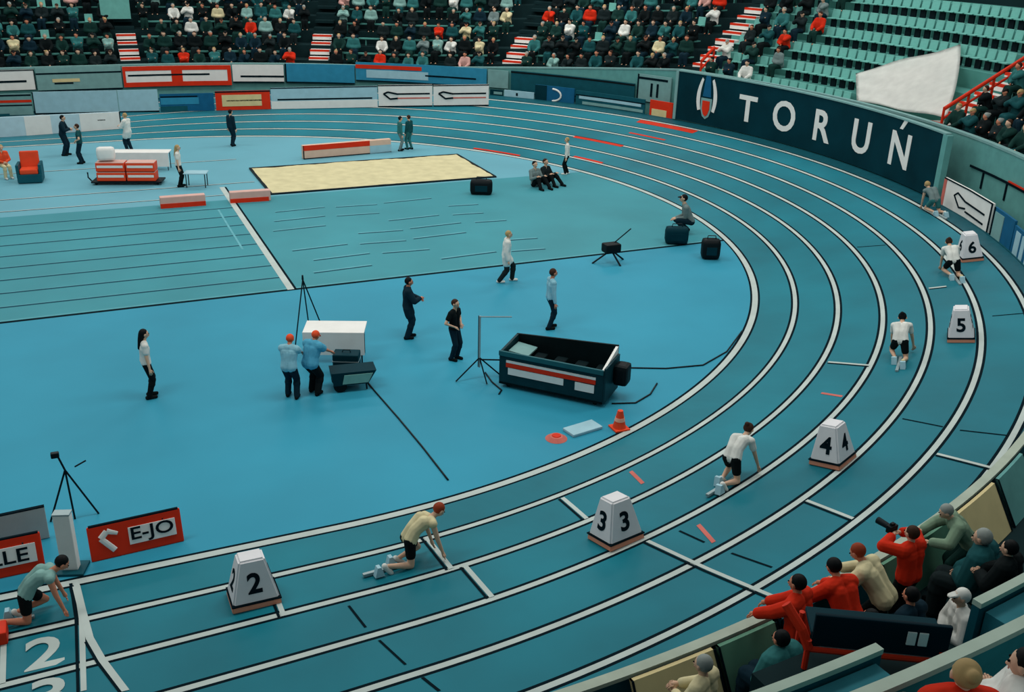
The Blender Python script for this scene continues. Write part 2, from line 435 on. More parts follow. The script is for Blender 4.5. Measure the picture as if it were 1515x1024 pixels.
# ================================================================== setting: infield, track, apron
def infield():
    bm = bmesh.new()
    ys = sorted(set([-R0 + 2 * R0 * i / 90 for i in range(91)] + [-5.37, 5.55]))
    def xr(y): return math.sqrt(max(0, R0 * R0 - y * y))
    for a, b in zip(ys[:-1], ys[1:]):
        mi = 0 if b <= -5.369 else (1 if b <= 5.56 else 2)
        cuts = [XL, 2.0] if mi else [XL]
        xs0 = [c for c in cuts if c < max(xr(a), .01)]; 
        vs = [bm.verts.new((XL, a, 0)), bm.verts.new((xr(a), a, 0)), bm.verts.new((xr(b), b, 0)), bm.verts.new((XL, b, 0))]
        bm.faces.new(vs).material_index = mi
    bmesh.ops.remove_doubles(bm, verts=bm.verts[:], dist=1e-5)
    # painted lines lie 3 mm proud of the surface
    def strip(p, q, w, mi, z=.003):
        p = V((*p, z)); q = V((*q, z)); n = (q - p).cross(V((0, 0, 1))).normalized() * (w / 2)
        bm.faces.new([bm.verts.new(p - n), bm.verts.new(p + n), bm.verts.new(q + n), bm.verts.new(q - n)]).material_index = mi
    strip((XL, -5.42), (17.3, -5.42), .13, 4, .004); strip((XL, -5.29), (17.3, -5.29), .06, 5)
    for k in range(1, 9):
        y = -5.37 + 1.22 * k
        strip((XL, y), (1.9, y), .06, 5); strip((XL, y - .055), (1.9, y - .055), .10, 6, .0035)
        for j, (a_, b_) in enumerate(((2.7, 4.6), (5.0, 6.6), (6.9, 8.9), (9.4, 10.6))):
            if (k * 3 + j) % 4 and k < 8:
                sh = .35 * ((k * 7) % 5) / 2.5; strip((a_ + sh, y), (b_ + sh, y + .12 * (-1) ** j), .09, 6); strip((a_ + sh, y + .08), (b_ + sh, y + .08 + .12 * (-1) ** j), .09, 5)
    strip((2.0, -5.4), (2.0, 7.6), .2, 3, .005); strip((2.14, -5.4), (2.14, 7.6), .07, 4, .004)
    strip((1.35, -1.0), (1.35, 4.2), .07, 5, .0045)
    for y in (6.35, 8.15, 12.6): strip((XL, y), (3.4, y), .06, 3); strip((XL, y - .06), (3.4, y - .06), .06, 4, .002)
    return struct(done('floor', bm, [FLOOR, FLOORD, FLOORF, LINE, INK, FAINT, FDARK], recalc=False))
infield()
# pale floor below everything beyond the oval
bm = bmesh.new(); arcbox(bm, -THL, THL, 0.02, 46, -.5, -.02, 90); struct(done('floor_base', bm, CONC))

def track():
    bm = bmesh.new()
    hw, ed = .055, .06
    br = [R0 - hw - ed]; ms = []
    for k in range(NB + 1):
        r = R0 + k * LW; e = .05 if k == 0 else 0.0
        if k > 0: br.append(r - hw - ed); ms.append(0)
        br.append(r - hw); ms.append(2); br.append(r + hw + e); ms.append(1); br.append(r + hw + ed + e); ms.append(2)
    br.append(ROUT + .6); ms.append(3)
    n = 280; prev = None
    for i in range(n + 1):
        th = -THL + 2 * THL * i / n
        row = [bm.verts.new(pt(th, r, bankz(th, r) + .004)) for r in br]
        if prev:
            for j in range(len(br) - 1):
                bm.faces.new((prev[j], prev[j + 1], row[j + 1], row[j])).material_index = ms[j]
        prev = row
    def mark(a, b, w, mi, z=.012, dark=True):
        (t0, r0, _), (t1, r1, _) = ontrack(*a), ontrack(*b)
        N = 6
        for off, ww, m2, zz in (((0, w, mi, z), (-.085, .05, 2, z - .003)) if dark else ((0, w, mi, z),)):
            pr = None
            for i in range(N + 1):
                t = t0 + (t1 - t0) * i / N; r = r0 + (r1 - r0) * i / N
                p = [bm.verts.new(pt(t + (off - ww / 2) / r, r, bankz(t, r) + zz)), bm.verts.new(pt(t + (off + ww / 2) / r, r, bankz(t, r) + zz))]
                if pr: bm.faces.new((pr[0], pr[1], p[1], p[0])).material_index = m2
                pr = p
    for a, b in (((630, 795), (668, 842)), ((688, 838), (728, 884)), ((398, 857), (420, 912)), ((832, 737), (868, 768)), ((958, 801), (1046, 842)),
                 ((1046, 842), (1160, 890)), ((1193, 741), (1262, 768)), ((1386, 672), (1472, 694)), ((1225, 536), (1286, 541)), ((113, 862), (121, 915)),
                 ((121, 915), (124, 1023)), ((6, 935), (4, 1012)), ((1374, 427), (1400, 424))):
        mark(a, b, .09, 1)
    for a, b in (((1335, 620), (1395, 632)), ((1420, 637), (1492, 645)), ((516, 897), (541, 929)), ((561, 948), (600, 984)), ((625, 1003), (650, 1023)),
                 ((1082, 819), (1142, 840)), ((1005, 786), (1042, 803)), ((1468, 468), (1514, 464)), ((1268, 366), (1310, 363))):
        mark(a, b, .05, 2, .010, False)
    for a, b in (((1215, 582), (1246, 587)), ((1033, 777), (1056, 803)), ((933, 698), (951, 716))):
        mark(a, b, .10, 4, .010, False)
    # curved start line running across the lanes at the lower left
    for a, b in (((113, 868), (122, 905)), ((122, 905), (133, 945)), ((133, 945), (152, 978)), ((152, 978), (186, 1023))): mark(a, b, .12, 1, .013)
    # red paint beside a few lane lines on the far bend
    def redarc(x0, y0, x1, y1, w):
        (t0, r0, _), (t1, r1, _) = ontrack(x0, y0), ontrack(x1, y1); r = (r0 + r1) / 2; pr = None
        for i in range(13):
            t = t0 + (t1 - t0) * i / 12
            p = [bm.verts.new(pt(t, r - w / 2, bankz(t, r - w / 2) + .011)), bm.verts.new(pt(t, r + w / 2, bankz(t, r + w / 2) + .011))]
            if pr: bm.faces.new((pr[0], pr[1], p[1], p[0])).material_index = 5
            pr = p
    redarc(850, 202, 920, 217, .22); redarc(850, 231, 890, 242, .16); redarc(700, 220, 770, 230, .14); redarc(945, 179, 1028, 196, .4); redarc(930, 197, 985, 207, .14)
    for f in bm.faces:
        if f.normal.z < 0: f.normal_flip()
    bm.normal_update()
    for f in bm.faces:
        if f.normal.z < 0: f.normal_flip()
    return struct(done('track', bm, [TRACK, LINE, INK, DKTEAL, PINKP, REDP], recalc=False))
trk = track()
def bank_basis(th, r):
    out, tan = frame(th); b = math.atan(TANB * bankf(th))
    return out, tan, (V((0, 0, 1)) * math.cos(b) - out * math.sin(b)).normalized()
for s, (x, y), sz in (('2', (66, 966), 1.0), ('3', (72, 1030), 1.0)):
    th, r, p = ontrack(x, y); out, tan, n = bank_basis(th, r)
    o = text('lane_number', s, sz, LINE, facing_m(p + n * .014, tan, -out), trk, .004, .018, 1.15); o['label'] = 'white painted number ' + s

# under the banked track: skirt of the outer edge
bm = bmesh.new(); arcbox(bm, -THL, THL, ROUT + .62, ROUT + .78, -.02, lambda t: bankz(t, ROUT) + .12, 120); struct(done('trim_1', bm, DKTEAL))

# ================================================================== stands
STAIRS = []
def zoff(th):
    d = math.degrees(th); return 1.2 * max(0.0, min(1.0, (58 - d) / 36)) ** 1.3
TR, RI, RS, Z1 = 1.2, .72, 27.05, 1.75
NROW = 7
TH_A, TH_B = -0.80, THL
bm = bmesh.new(); arcbox(bm, TH_A, TH_B, RS - .16, RS - .005, -.02, lambda t: 2.36 + zoff(t), 60); struct(done('stand_front', bm, TEALP))
bm = bmesh.new(); arcbox(bm, TH_A, TH_B, RS - .19, RS + .03, lambda t: 2.37 + zoff(t), lambda t: 2.45 + zoff(t), 60); struct(done('trim_2', bm, GREYT))
bm = bmesh.new(); arcbox(bm, TH_A, TH_B, RS + TR * NROW + .32, RS + TR * NROW + .6, -.02, 13, 60); struct(done('wall_back', bm, CONC))

def px_th(x, y, r): return th_of(onr(x, y, r))
for x, y, r in ((190, 70, 28.2), (470, 70, 28.2), (757, 65, 28.2), (1028, 88, 27.6), (1402, 150, 27.9)):
    STAIRS.append(px_th(x, y, r))
STAIRS.sort(reverse=True)                                             # from the left of the photograph to the right
bm = bmesh.new()
for i in range(NROW):
    for ta, tb, mi in ((TH_A, STAIRS[4], 0), (STAIRS[4], STAIRS[3], 1), (STAIRS[3], TH_B, 0)):
        arcbox(bm, ta, tb, RS + TR * i, RS + TR * (i + 1) + (0.3 if i == NROW - 1 else 0), -.02, lambda t, i=i: Z1 + RI * i + zoff(t), 40, mi)
struct(done('stand_terrace', bm, [CONC, CONCL]))
for si, t in enumerate(STAIRS):
    bm = bmesh.new()
    for i in range(NROW - 1):
        for h in (0, 1):
            r0 = RS + TR * i + h * TR / 2 + .04; hw = .56 / r0
            zt = Z1 + RI * (i + h * .5) + zoff(t) + .03
            red = i < (3 if si < 3 else 5)
            arcbox(bm, t - hw, t + hw, r0, r0 + TR / 2 - .002, zt - .02, zt + .13, 3, 0 if red else 2)
            if red:
                arcbox(bm, t - hw, t + hw, r0 - .03, r0 - .002, zt - .14, zt + .03, 3, 0)
                arcbox(bm, t - hw, t + hw, r0 - .03, r0 - .002, zt + .03, zt + .135, 3, 1)
                arcbox(bm, t - hw, t + hw, r0 + .005, r0 + .10, zt + .132, zt + .14, 3, 1)
    struct(done('stairs', bm, [WHITE, RED, CONC]))
# pale doorway panel at the head of the first stairway
bm = bmesh.new(); arcbox(bm, px_th(149, 20, 31.0), px_th(193, 20, 31.0), 31.0, 31.2, onr(170, 28, 31.0).z, 8.0, 6); struct(done('door_1', bm, SEAT))

NUM = ['zero', 'one', 'two', 'three', 'four', 'five', 'six', 'seven', 'eight', 'nine', 'ten', 'eleven', 'twelve']
ORD = ['zeroth', 'first', 'second', 'third', 'fourth', 'fifth', 'sixth', 'seventh', 'eighth', 'ninth', 'tenth', 'eleventh', 'twelfth', 'thirteenth',
       'fourteenth', 'fifteenth', 'sixteenth', 'seventeenth', 'eighteenth', 'nineteenth', 'twentieth', 'twenty-first', 'twenty-second', 'twenty-third', 'twenty-fourth', 'twenty-fifth',
       'twenty-sixth', 'twenty-seventh', 'twenty-eighth', 'twenty-ninth', 'thirtieth']
SECT = [(THL, STAIRS[0], 'left of first stairway', -1), (STAIRS[0], STAIRS[1], 'right of first stairway', 1), (STAIRS[1], STAIRS[2], 'right of second stairway', 1),
        (STAIRS[2], STAIRS[3], 'right of third stairway', 1), (STAIRS[3], STAIRS[4], 'right of fourth stairway', 1), (STAIRS[4], TH_A, 'right of fifth stairway', 1)]
DARKS = ['black', 'black', 'charcoal', 'navy', 'green', 'black', 'charcoal', 'darkteal', 'teal', 'green']
LIGHTS = ['white', 'cream', 'paleteal', 'grey', 'red', 'paleteal', 'white', 'pink', 'teal']
TOPW = dict(black='black', charcoal='charcoal', navy='navy', green='dark green', darkteal='dark teal', teal='teal', white='white', cream='cream', paleteal='pale teal', grey='grey', red='red', orange='orange', blue='blue', pink='pink')
bench_m = SEAT
def bench(t0, t1, i):
    bm = bmesh.new(); z = lambda t: Z1 + RI * i + zoff(t)
    r = RS + TR * i
    arcbox(bm, t0, t1, r + .42, r + .82, lambda t: z(t) + .36, lambda t: z(t) + .42, 8)
    for tt in np.linspace(t0 + (t1 - t0) * .05, t1 - (t1 - t0) * .05, 8):
        arcbox(bm, tt - .03 / r, tt + .03 / r, r + .5, r + .76, lambda t: z(t) + .002, lambda t: z(t) + .358, 2)
    struct(done('bench_row', bm, CONCL))
# one empty seat, copied
bm = bmesh.new(); box(bm, (0, 0, .42), (.40, .44, .05), bev=.015); seat_root = None
seat_me = done('seat_tmp', bm, SEAT); SEATME = seat_me.data; bpy.data.objects.remove(seat_me)
bm = bmesh.new(); box(bm, (-.205, 0, .63), (.045, .44, .40), rot=Matrix.Rotation(-.16, 3, 'Y'), bev=.018); o = done('t', bm, SEAT); BACKME = o.data; bpy.data.objects.remove(o)
bm = bmesh.new(); box(bm, (-.1, 0, .2), (.08, .3, .4)); o = done('t', bm, BLK2); LEGME = o.data; bpy.data.objects.remove(o)
def stadium_seat(p, ang, label):
    root = link('stadium_seat', SEATME); root.matrix_world = pose_m(p, ang)
    link('backrest', BACKME, root); link('leg', LEGME, root)
    tag(root, label, 'seat', 'empty seats of the bend stand')
TARP = (math.radians(1.5), math.radians(-9.5))
ncrowd = 0
crowd_pts = []
for sidx, (ta, tb, where, sgn) in enumerate(SECT):
    for i in range(NROW - 1):
        r = RS + TR * i + .55
        hw = .75 / r
        a, b = ta - hw, tb + hw
        if sidx == 0: a = ta
        n = int((a - b) * (r if b < PI / 2 else r) / (.54 if sidx == 4 else .84))
        if sidx == 0: n = int(((a - PI / 2) * R0 + max(0, PI / 2 - b) * r) / .8) if b < PI / 2 else int((a - b) * R0 / .8)
        step = ((.54 if sidx == 4 else .84) / r) if not (sidx == 0) else .8 / R0
        lo, hi = None, None; lastk = -9
        for k in range(n):
            t = (a - (k + .5) * step) if sidx else (b + (k + .5) * step)
            p = pt(t, r, Z1 + RI * i + zoff(t))
            if not inview(p + V((0, 0, .9)), 25): continue
            lo = t if lo is None else min(lo, t); hi = t if hi is None else max(hi, t)
            out, tan = frame(t); ang = math.atan2(-out.y, -out.x)
            idx = ORD[min(k + 1, 30)]
            if sidx == 4:
                # the nearly empty block behind the big banner
                if TARP[1] - .012 < t < TARP[0] + .012 and r < 29.0 + 2.6 * (TARP[0] - t) / (TARP[0] - TARP[1]): continue
                if i == 0 and t < TARP[0]: continue
                if t > STAIRS[3] - .16 and k - lastk > 1 and random.random() < .75:
                    lastk = k; crowd_pts.append((t, r, p, ang, i, 'in ' , idx, where)); continue
                stadium_seat(p, ang, 'empty pale teal seat, row %s of the stand, %s seat %s' % (NUM[i + 1], idx, where))
            else:
                if random.random() > .95: continue
                if i >= 2 and sidx in (0, 3) and random.random() < .16: stadium_seat(p, ang, 'empty pale teal seat, row %s of the stand, %s seat %s' % (NUM[i + 1], idx, where)); continue
                crowd_pts.append((t, r, p, ang, i, '', idx, where))
        if sidx not in (4,) and lo is not None:
            bench(hi + .3 / r, lo - .3 / r, i)
print('CROWD', len(crowd_pts))
for (t, r, p, ang, i, _, idx, where) in crowd_pts:
    MS = random.choice(CROWD)
    dark = random.random() < (.86 if i < 3 else .62)
    tn = random.choice(DARKS if dark else LIGHTS); bn = random.choice(['black', 'charcoal', 'navy', 'green', 'darkteal', 'black'])
    sk = random.choice([SKIN, SKIN, SKIN2]); hr = random.choice(HAIRS[:4] + [HAIRS[0], HAIRS[1]])
    p2 = p + V((math.cos(ang) * -.02, math.sin(ang) * -.02, -.03))
    m = pose_m(p2, ang + random.uniform(-.25, .25)) @ Matrix.Scale(random.uniform(1.04, 1.18), 4)
    body = None
    for part, mm in (('body', sk), ('top', CL[tn]), ('bottom', CL[bn]), ('hair', hr)):
        me = MS[part]
        if not me.materials: me.materials.append(None)
        o = link('spectator' if part == 'body' else {'top': 'jacket', 'bottom': 'trousers', 'hair': 'hair'}[part], me, body)
        o.material_slots[0].link = 'OBJECT'; o.material_slots[0].material = mm
        if part == 'body': body = o; o.matrix_world = m
    tag(body, 'spectator in %s jacket, row %s of the stand, %s seat %s' % (TOPW[tn], NUM[i + 1], idx, where), 'person', 'spectators seated in the stand')

# red handrails of the two stairways nearest the navy banner
def handrail(t, r0, r1, n, label, side):
    o = empty('handrail', Matrix.Translation(pt(t, r0, Z1 + zoff(t)))); L0 = o.location.copy()
    P_ = []
    for k in range(n + 1):
        r = r0 + (r1 - r0) * k / n; tt = t + side * .62 / r; z = Z1 + RI * (r - RS) / TR + zoff(t) + .15
        P_.append(pt(tt, r, z + .85) - L0)
        bm = bmesh.new(); tube(bm, [pt(tt, r, z - .2) - L0, pt(tt, r, z + .86) - L0], .05); done('post', bm, RED, o)
    bm = bmesh.new(); tube(bm, P_, .075); done('top_rail', bm, RED, o)
    bm = bmesh.new(); tube(bm, [p - V((0, 0, .38)) for p in P_], .05); done('middle_rail', bm, RED, o)
    tag(o, label, 'handrail')
handrail(STAIRS[4], 27.35, 31.2, 4, 'red handrail climbing the stairway right of the white sheet', -1)
handrail(STAIRS[3], 27.3, 28.3, 1, 'short red handrail at the stair foot above the navy banner emblem', -1)

# white sheet drawn over the seats behind the banner
def tarp():
    bm = bmesh.new(); N, Mm = 26, 18
    cs = [onr(1265, 163, 27.35), onr(1398, 182, 27.6), onr(1421, 66, 31.3), onr(1266, 108, 28.6)]
    pol = [(math.atan2(c.y, c.x), math.hypot(c.x, c.y), c.z) for c in cs]
    grid = []
    for j in range(Mm + 1):
        v = j / Mm; row = []
        for i in range(N + 1):
            u = i / N
            def mix(k): return (pol[0][k] * (1 - u) + pol[1][k] * u) * (1 - v) + (pol[3][k] * (1 - u) + pol[2][k] * u) * v
            t, r, z = mix(0), mix(1), mix(2)
            zs = Z1 + zoff(t) + RI * max(0, (r - RS - .3)) / TR + .62
            z = max(z, zs) + .05 * math.sin(u * 9 + v * 4) * math.sin(v * 13 + u * 2)
            row.append(bm.verts.new(pt(t, r, z)))
        grid.append(row)
    for j in range(Mm):
        for i in range(N): bm.faces.new((grid[j][i], grid[j][i + 1], grid[j + 1][i + 1], grid[j + 1][i]))
    bmesh.ops.solidify(bm, geom=bm.faces[:], thickness=.03)
    o = done('cover_sheet', bm, mat('sheet_white', '#f2f2ee', .7, .05), None, True)
    tag(o, 'large white sheet spread over the seats behind the navy banner', 'sheet')
tarp()

# ================================================================== boards round the track
def board(label, x0, x1, ym, yb, r, m, parts=(), base=False, name='advertising_board', t=.07, group='advertising boards along the far side'):
    """curved board between two picture columns; ym/yb heights of its edges at mid column"""
    xm = (x0 + x1) / 2
    t0, t1 = px_th(x0, ym, r), px_th(x1, ym, r)
    zt = onr(xm, ym, r).z; zb = onr(xm, yb, r).z
    tm = px_th(xm, ym, r)
    if base: zb = bankz(tm, ROUT) + .03
    bm = bmesh.new(); arcbox(bm, t0, t1, r, r + t, zb, zt)
    o = done(name, bm, m)
    tag(o, label, 'board', group)
    for nm, u0, u1, v0, v1, pmat in parts:
        bm = bmesh.new()
        arcbox(bm, t0 + (t1 - t0) * u0, t0 + (t1 - t0) * u1, r - .02, r - .001, zb + (zt - zb) * v0, zb + (zt - zb) * v1)
        done(nm, bm, pmat, o)
    return o, t0, t1, zb, zt
FR = lambda m, w=.02, h=.1: [('frame', 0, 1, 0, h, m), ('frame', 0, 1, 1 - h, 1, m), ('frame', 0, w, h, 1 - h, m), ('frame', 1 - w, 1, h, 1 - h, m)]
RB, RF = 25.92, 26.72
board('white board with a thin dark stripe at the far left end, upper row', -40, 50, 104, 134, RF, WHITE, [('stripe', .1, .85, .38, .48, INK), ('frame', 0, 1, .95, 1, INK), ('frame', .985, 1, 0, .95, INK)])
board('grey teal upper board with a short pale bar, left of red-framed board', 51, 178, 99, 134, RF, GREYT, [('stripe', .18, .5, .38, .52, CREAM), ('stripe', 0, 1, .72, .78, INK), ('stripe', .2, .42, .3, .36, INK), ('frame', 0, 1, 0, .06, INK)])
board('white board with thick red frame and dark middle line, upper row', 180, 341, 97, 127, RF, WHITE, FR(RED, .035, .22) + [('stripe', .06, .8, .52, .6, INK), ('red_bar', .45, .55, .22, .78, RED)])
board('plain white board between the red-framed board and blue board', 343, 419, 96, 122, RF, WHITE, [('stripe', .15, 1, .3, .4, INK), ('frame', 0, 1, 0, .06, INK)])
board('plain bright blue board in the upper row', 421, 524, 95, 123, RF, BLUEP, [('frame', 0, .02, 0, 1, INK), ('frame', 0, 1, 0, .06, INK)])
board('teal board with red streak and pale band, right of blue board', 526, 720, 96, 124, RF, BLUEP, [('red_streak', .0, .5, .68, .88, RED), ('pale_band', .08, .55, .2, .62, PALEB), ('stripe', .5, .92, .4, .48, INK), ('frame', 0, 1, 0, .06, INK)])
board('pale grey teal board beside the third stairway', 722, 752, 104, 130, RF, GREYT)
board('long dark teal board with black top line, right of third stairway', 756, 940, 113, 146, RF, DKTEAL, [('stripe', 0, 1, .9, .97, BLACK), ('stripe', .45, .98, .1, .16, BLACK)])
board('grey board with dark bars close to the navy banner', 944, 994, 112, 152, RF, GREYT, [('bar', .4, .46, .2, .7, INK), ('bar', .58, .64, .2, .7, INK), ('frame', 0, .04, 0, 1, INK), ('frame', 0, .9, .82, .9, INK)])
# lower row: straight boards standing on the outer edge of the track
def board_s(label, x0, y0, x1, y1, ytop, m, parts=()):
    """straight board between two ground points; ytop is the picture height of its top at mid length"""
    a, b = ontrack(x0, y0)[2], ontrack(x1, y1)[2]
    d = (b - a); d.z = 0; L = d.length; d.normalize(); n = V((d.y, -d.x, 0))
    if n.dot(CP - a) < 0: n = -n
    q = ray((x0 + x1) / 2, ytop); t = (a - CP).dot(n) / q.dot(n); h = (CP + q * t).z - (a.z + b.z) / 2
    M2 = Matrix.Identity(4); sl = (b.z - a.z) / L
    for k in range(3): M2[k][0] = d[k] + (sl if k == 2 else 0); M2[k][1] = -n[k]; M2[k][2] = (0, 0, 1)[k]; M2[k][3] = a[k]
    M2[2][3] += .02
    o = empty('advertising_board', Matrix.Translation(a))
    bm = bmesh.new(); box(bm, (L / 2, .03, h / 2), (L - .02, .06, h)); bmesh.ops.transform(bm, matrix=Matrix.Translation(-a) @ M2, verts=bm.verts[:])
    done('panel', bm, m, o)
    for nm, u0, u1, v0, v1, pm_ in parts:
        bm = bmesh.new(); box(bm, (L * (u0 + u1) / 2, -.006, h * (v0 + v1) / 2), (L * (u1 - u0), .012, h * (v1 - v0)))
        bmesh.ops.transform(bm, matrix=Matrix.Translation(-a) @ M2, verts=bm.verts[:]); done(nm, bm, pm_, o)
    tag(o, label, 'board', 'advertising boards along the far side')
    return o, Matrix.Translation(-a) @ M2, L, h
board_s('pale board with red stripes at the far left end, lower row', -60, 173, 50, 170, 140, GREYT, [('red_stripe', 0, 1, .58, .7, RED), ('stripe', 0, 1, .88, .95, INK), ('stripe', 0, 1, .42, .48, INK)])
board_s('long pale blue board, lower row, between striped and dark blue boards', 52, 170, 236, 166, 135, PALEB, [('seam', .675, .68, 0, 1, GREYT), ('frame', 0, .008, 0, 1, INK), ('frame', 0, 1, .0, .06, INK)])
board_s('dark blue board with a paler bar left of the small red board', 238, 166, 318, 164, 139, DBLUE, [('bar', .02, .72, .4, .78, BLUEP), ('stripe', .02, .7, .8, .87, INK), ('lower_field', 0, .5, 0, .3, DKTEAL)])
board_s('small red-framed cream board with a dark line, lower row', 320, 164, 401, 162, 135, RED, [('cream_field', .12, .84, .2, .8, CREAM), ('stripe', .2, .84, .46, .53, INK), ('frame', 0, 1, .93, 1, INK)])
board_s('long pale board with one dark line, lower row', 402, 162, 559, 159, 129, PALEB, [('pale_field', .0, 1, .0, .36, WHITE), ('stripe', .06, .95, .4, .47, INK), ('frame', 0, 1, .95, 1, INK)])
def arrow_board(label, x0, y0, x1, y1):
    o, MM, L, h = board_s(label, x0, y0, x1, y1, 126, WHITE, [('stripe', .35, .95, .55, .62, INK), ('red_stripe', .35, .95, .36, .42, PINKP), ('frame', 0, 1, .95, 1, INK), ('frame', 0, 1, 0, .05, INK)])
    bm = bmesh.new()
    for (u0, v0), (u1, v1) in (((.1, .6), (.22, .36)), ((.1, .6), (.18, .68)), ((.18, .68), (.36, .58)), ((.22, .36), (.36, .39))):
        cone(bm, MM @ V((L * u0, -.01, h * v0)), MM @ V((L * u1, -.01, h * v1)), .045, .045, 8)
    done('arrow', bm, INK, o)
arrow_board('left of the two white arrow boards in the lower row', 560, 159, 640, 158)
arrow_board('right of the two white arrow boards in the lower row', 641, 158, 723, 157)
board('dark grey low board right of the white arrow boards', 725, 744, 133, 155, RB, NAVY, [('bar', .3, .95, .4, .75, GREYT)], True)
board('pale teal low board with a small dark tick', 746, 790, 135, 155, RB, PALEB, [('tick', .4, .46, .4, .75, INK)], True)
o, t0, t1, zb, zt = board('dark blue low board with a pale half ring', 792, 850, 128, 160, RB, DBLUE, [('bar', .0, .3, 0, 1, NAVY)], True)
bm = bmesh.new()
for k in range(10):
    a, b = [pt(t0 + (t1 - t0) * (.45 + .22 * math.sin(PI * q / 10)), RB - .02, zb + (zt - zb) * (.48 + .36 * math.cos(PI * q / 10))) for q in (k, k + 1)]
    cone(bm, a, b, .05, .05, 8)
done('half_ring', bm, WHITE, o)
board('teal low board with pale stripes, beside the red and cream board', 852, 955, 140, 170, RB, DKTEAL, [('stripe', .05, .95, .5, .68, PALEB), ('stripe', .1, .98, .16, .34, GREYT), ('stripe', .0, 1, .7, .76, INK)], True)
board('small red and cream low board at foot of the navy banner', 962, 996, 150, 174, RB, RED, [('cream_field', .1, .75, .1, .5, CREAM)], True)

# large navy banner with the city lettering
RT = 25.78
t0, t1 = px_th(1001, 140, RT), px_th(1392, 245, RT)
zl0, zl1 = onr(1001, 178, RT).z, onr(1001, 106, RT).z
zr0, zr1 = onr(1392, 285, RT).z, onr(1392, 206, RT).z
ZB0, ZB1 = 1.42, 3.72
bm = bmesh.new(); arcbox(bm, t0, t1, RT, RT + .14, ZB0, ZB1, 60)
ban = done('banner', bm, NAVY)
tag(ban, 'big curved navy banner reading TORUŃ with a white and red emblem', 'banner')
for a, b, z0, z1, m, nm in ((t0, t1, ZB1 + .001, ZB1 + .06, GREYT, 'top_rail'), (t0 - .002, t0 + .004, ZB0, ZB1, GREYT, 'end_post'), (t1 - .006, t1 + .006, ZB0, ZB1, TEALP, 'end_post')):
    bm = bmesh.new(); arcbox(bm, a, b, RT - .04, RT + .18, z0, z1, 60 if nm == 'top_rail' else 2); done(nm, bm, m, ban)
def on_banner(x, y):
    p = onr(x, y, RT - .012); th = th_of(p); out, tan = frame(th)
    return facing_m(p, -tan, V((0, 0, 1))), th, p
for ch, x, y, sx, sz in (('T', 1106, 161, 1.12, 1.62), ('O', 1160, 172, 1.0, 1.8), ('R', 1217, 187, 1.0, 1.8), ('U', 1274, 203, 1.0, 1.8), ('N', 1331, 222, 1.05, 1.8)):
    mw, th, p = on_banner(x, y)
    o = text('letter', ch, sz, WHITE, mw, ban, .012, .034, sx); o['label'] = 'white letter ' + ch
mw, th, p = on_banner(1338, 184)
bm = bmesh.new(); prism(bm, [(-.24, -.20), (-.04, -.20), (.24, .18), (.0, .18)], .02)
o = done('accent', bm, WHITE); o.matrix_world = mw @ Matrix.Rotation(-PI / 2, 4, 'X') @ Matrix.Translation((0, 0, 0)); o.parent = ban; o.matrix_parent_inverse = ban.matrix_world.inverted()
# emblem: two white leaves, a teal wedge, a red shield with pale border
mw, th, p = on_banner(1046, 144)
MWE = mw @ Matrix.Rotation(-PI / 2, 4, 'X')
def emblem(name, pts, m, t=.02, off=0.0):
    bm = bmesh.new(); prism(bm, pts, -t); bmesh.ops.translate(bm, vec=(0, -off, 0), verts=bm.verts[:]); o = done(name, bm, m); o.matrix_world = MWE; o.parent = ban; o.matrix_parent_inverse = ban.matrix_world.inverted()
def leaf(s):
    L = []
    for k in range(9):
        a = k / 8; L.append((s * (.20 + .42 * math.sin(PI * (.12 + a * .62)) ** 1.0), .88 - 1.55 * a))
    for k in range(9):
        a = 1 - k / 8; L.append((s * (.17 + .24 * math.sin(PI * (.12 + a * .62))), .80 - 1.42 * a))
    return L
emblem('white_leaf', leaf(1), WHITE); emblem('white_leaf', leaf(-1), WHITE)
emblem('blue_wedge', [(-.13, 1.02), (.13, 1.02), (.25, .02), (-.25, .02)], DBLUE)
emblem('shield_border', [(-.33, -.05), (.33, -.05), (.33, -.55), (.2, -.9), (0, -1.03), (-.2, -.9), (-.33, -.55)], GREYT)
emblem('red_shield', [(-.22, -.17), (.22, -.17), (.22, -.55), (.13, -.8), (0, -.9), (-.13, -.8), (-.22, -.55)], RED, .02, .021)

# right of the banner: white board, then blue boards, in front of the stand wall
RR = 25.8
def board_r(label, x0, y0t, x1, y1t, h, m, parts=()):
    t0, t1 = px_th(x0, y0t, RR), px_th(x1, y1t, RR)
    za, zb = onr(x0, y0t, RR).z, onr(x1, y1t, RR).z
    zt = (za + zb) / 2
    bm = bmesh.new(); arcbox(bm, t0, t1, RR, RR + .07, zt - h, zt); o = done('advertising_board', bm, m)
    tag(o, label, 'board', 'advertising boards right of the banner')
    for nm, u0, u1, v0, v1, pmat in parts:
        bm = bmesh.new(); arcbox(bm, t0 + (t1 - t0) * u0, t0 + (t1 - t0) * u1, RR - .02, RR - .001, zt - h + h * v0, zt - h + h * v1); done(nm, bm, pmat, o)
    return o, t0, t1, zt - h, zt
o, ta, tb, zb, zt = board_r('white board with a long dark arrow right of the navy banner', 1398, 266, 1471, 297, 1.12, WHITE, [('frame', 0, .05, 0, 1, PINKP), ('frame', 0, 1, .96, 1, INK), ('frame', .975, 1, 0, 1, INK)])
bm = bmesh.new(); hh = zt - zb
P_ = lambda u, v: pt(ta + (tb - ta) * u, RR - .02, zb + hh * v)
for a, b in (((.24, .62), (.36, .34)), ((.24, .62), (.3, .74)), ((.3, .74), (.46, .6)), ((.46, .6), (.88, .56)), ((.36, .34), (.48, .4)), ((.5, .32), (.88, .28))): cone(bm, P_(*a), P_(*b), .03, .03, 8)
done('arrow', bm, INK, o)
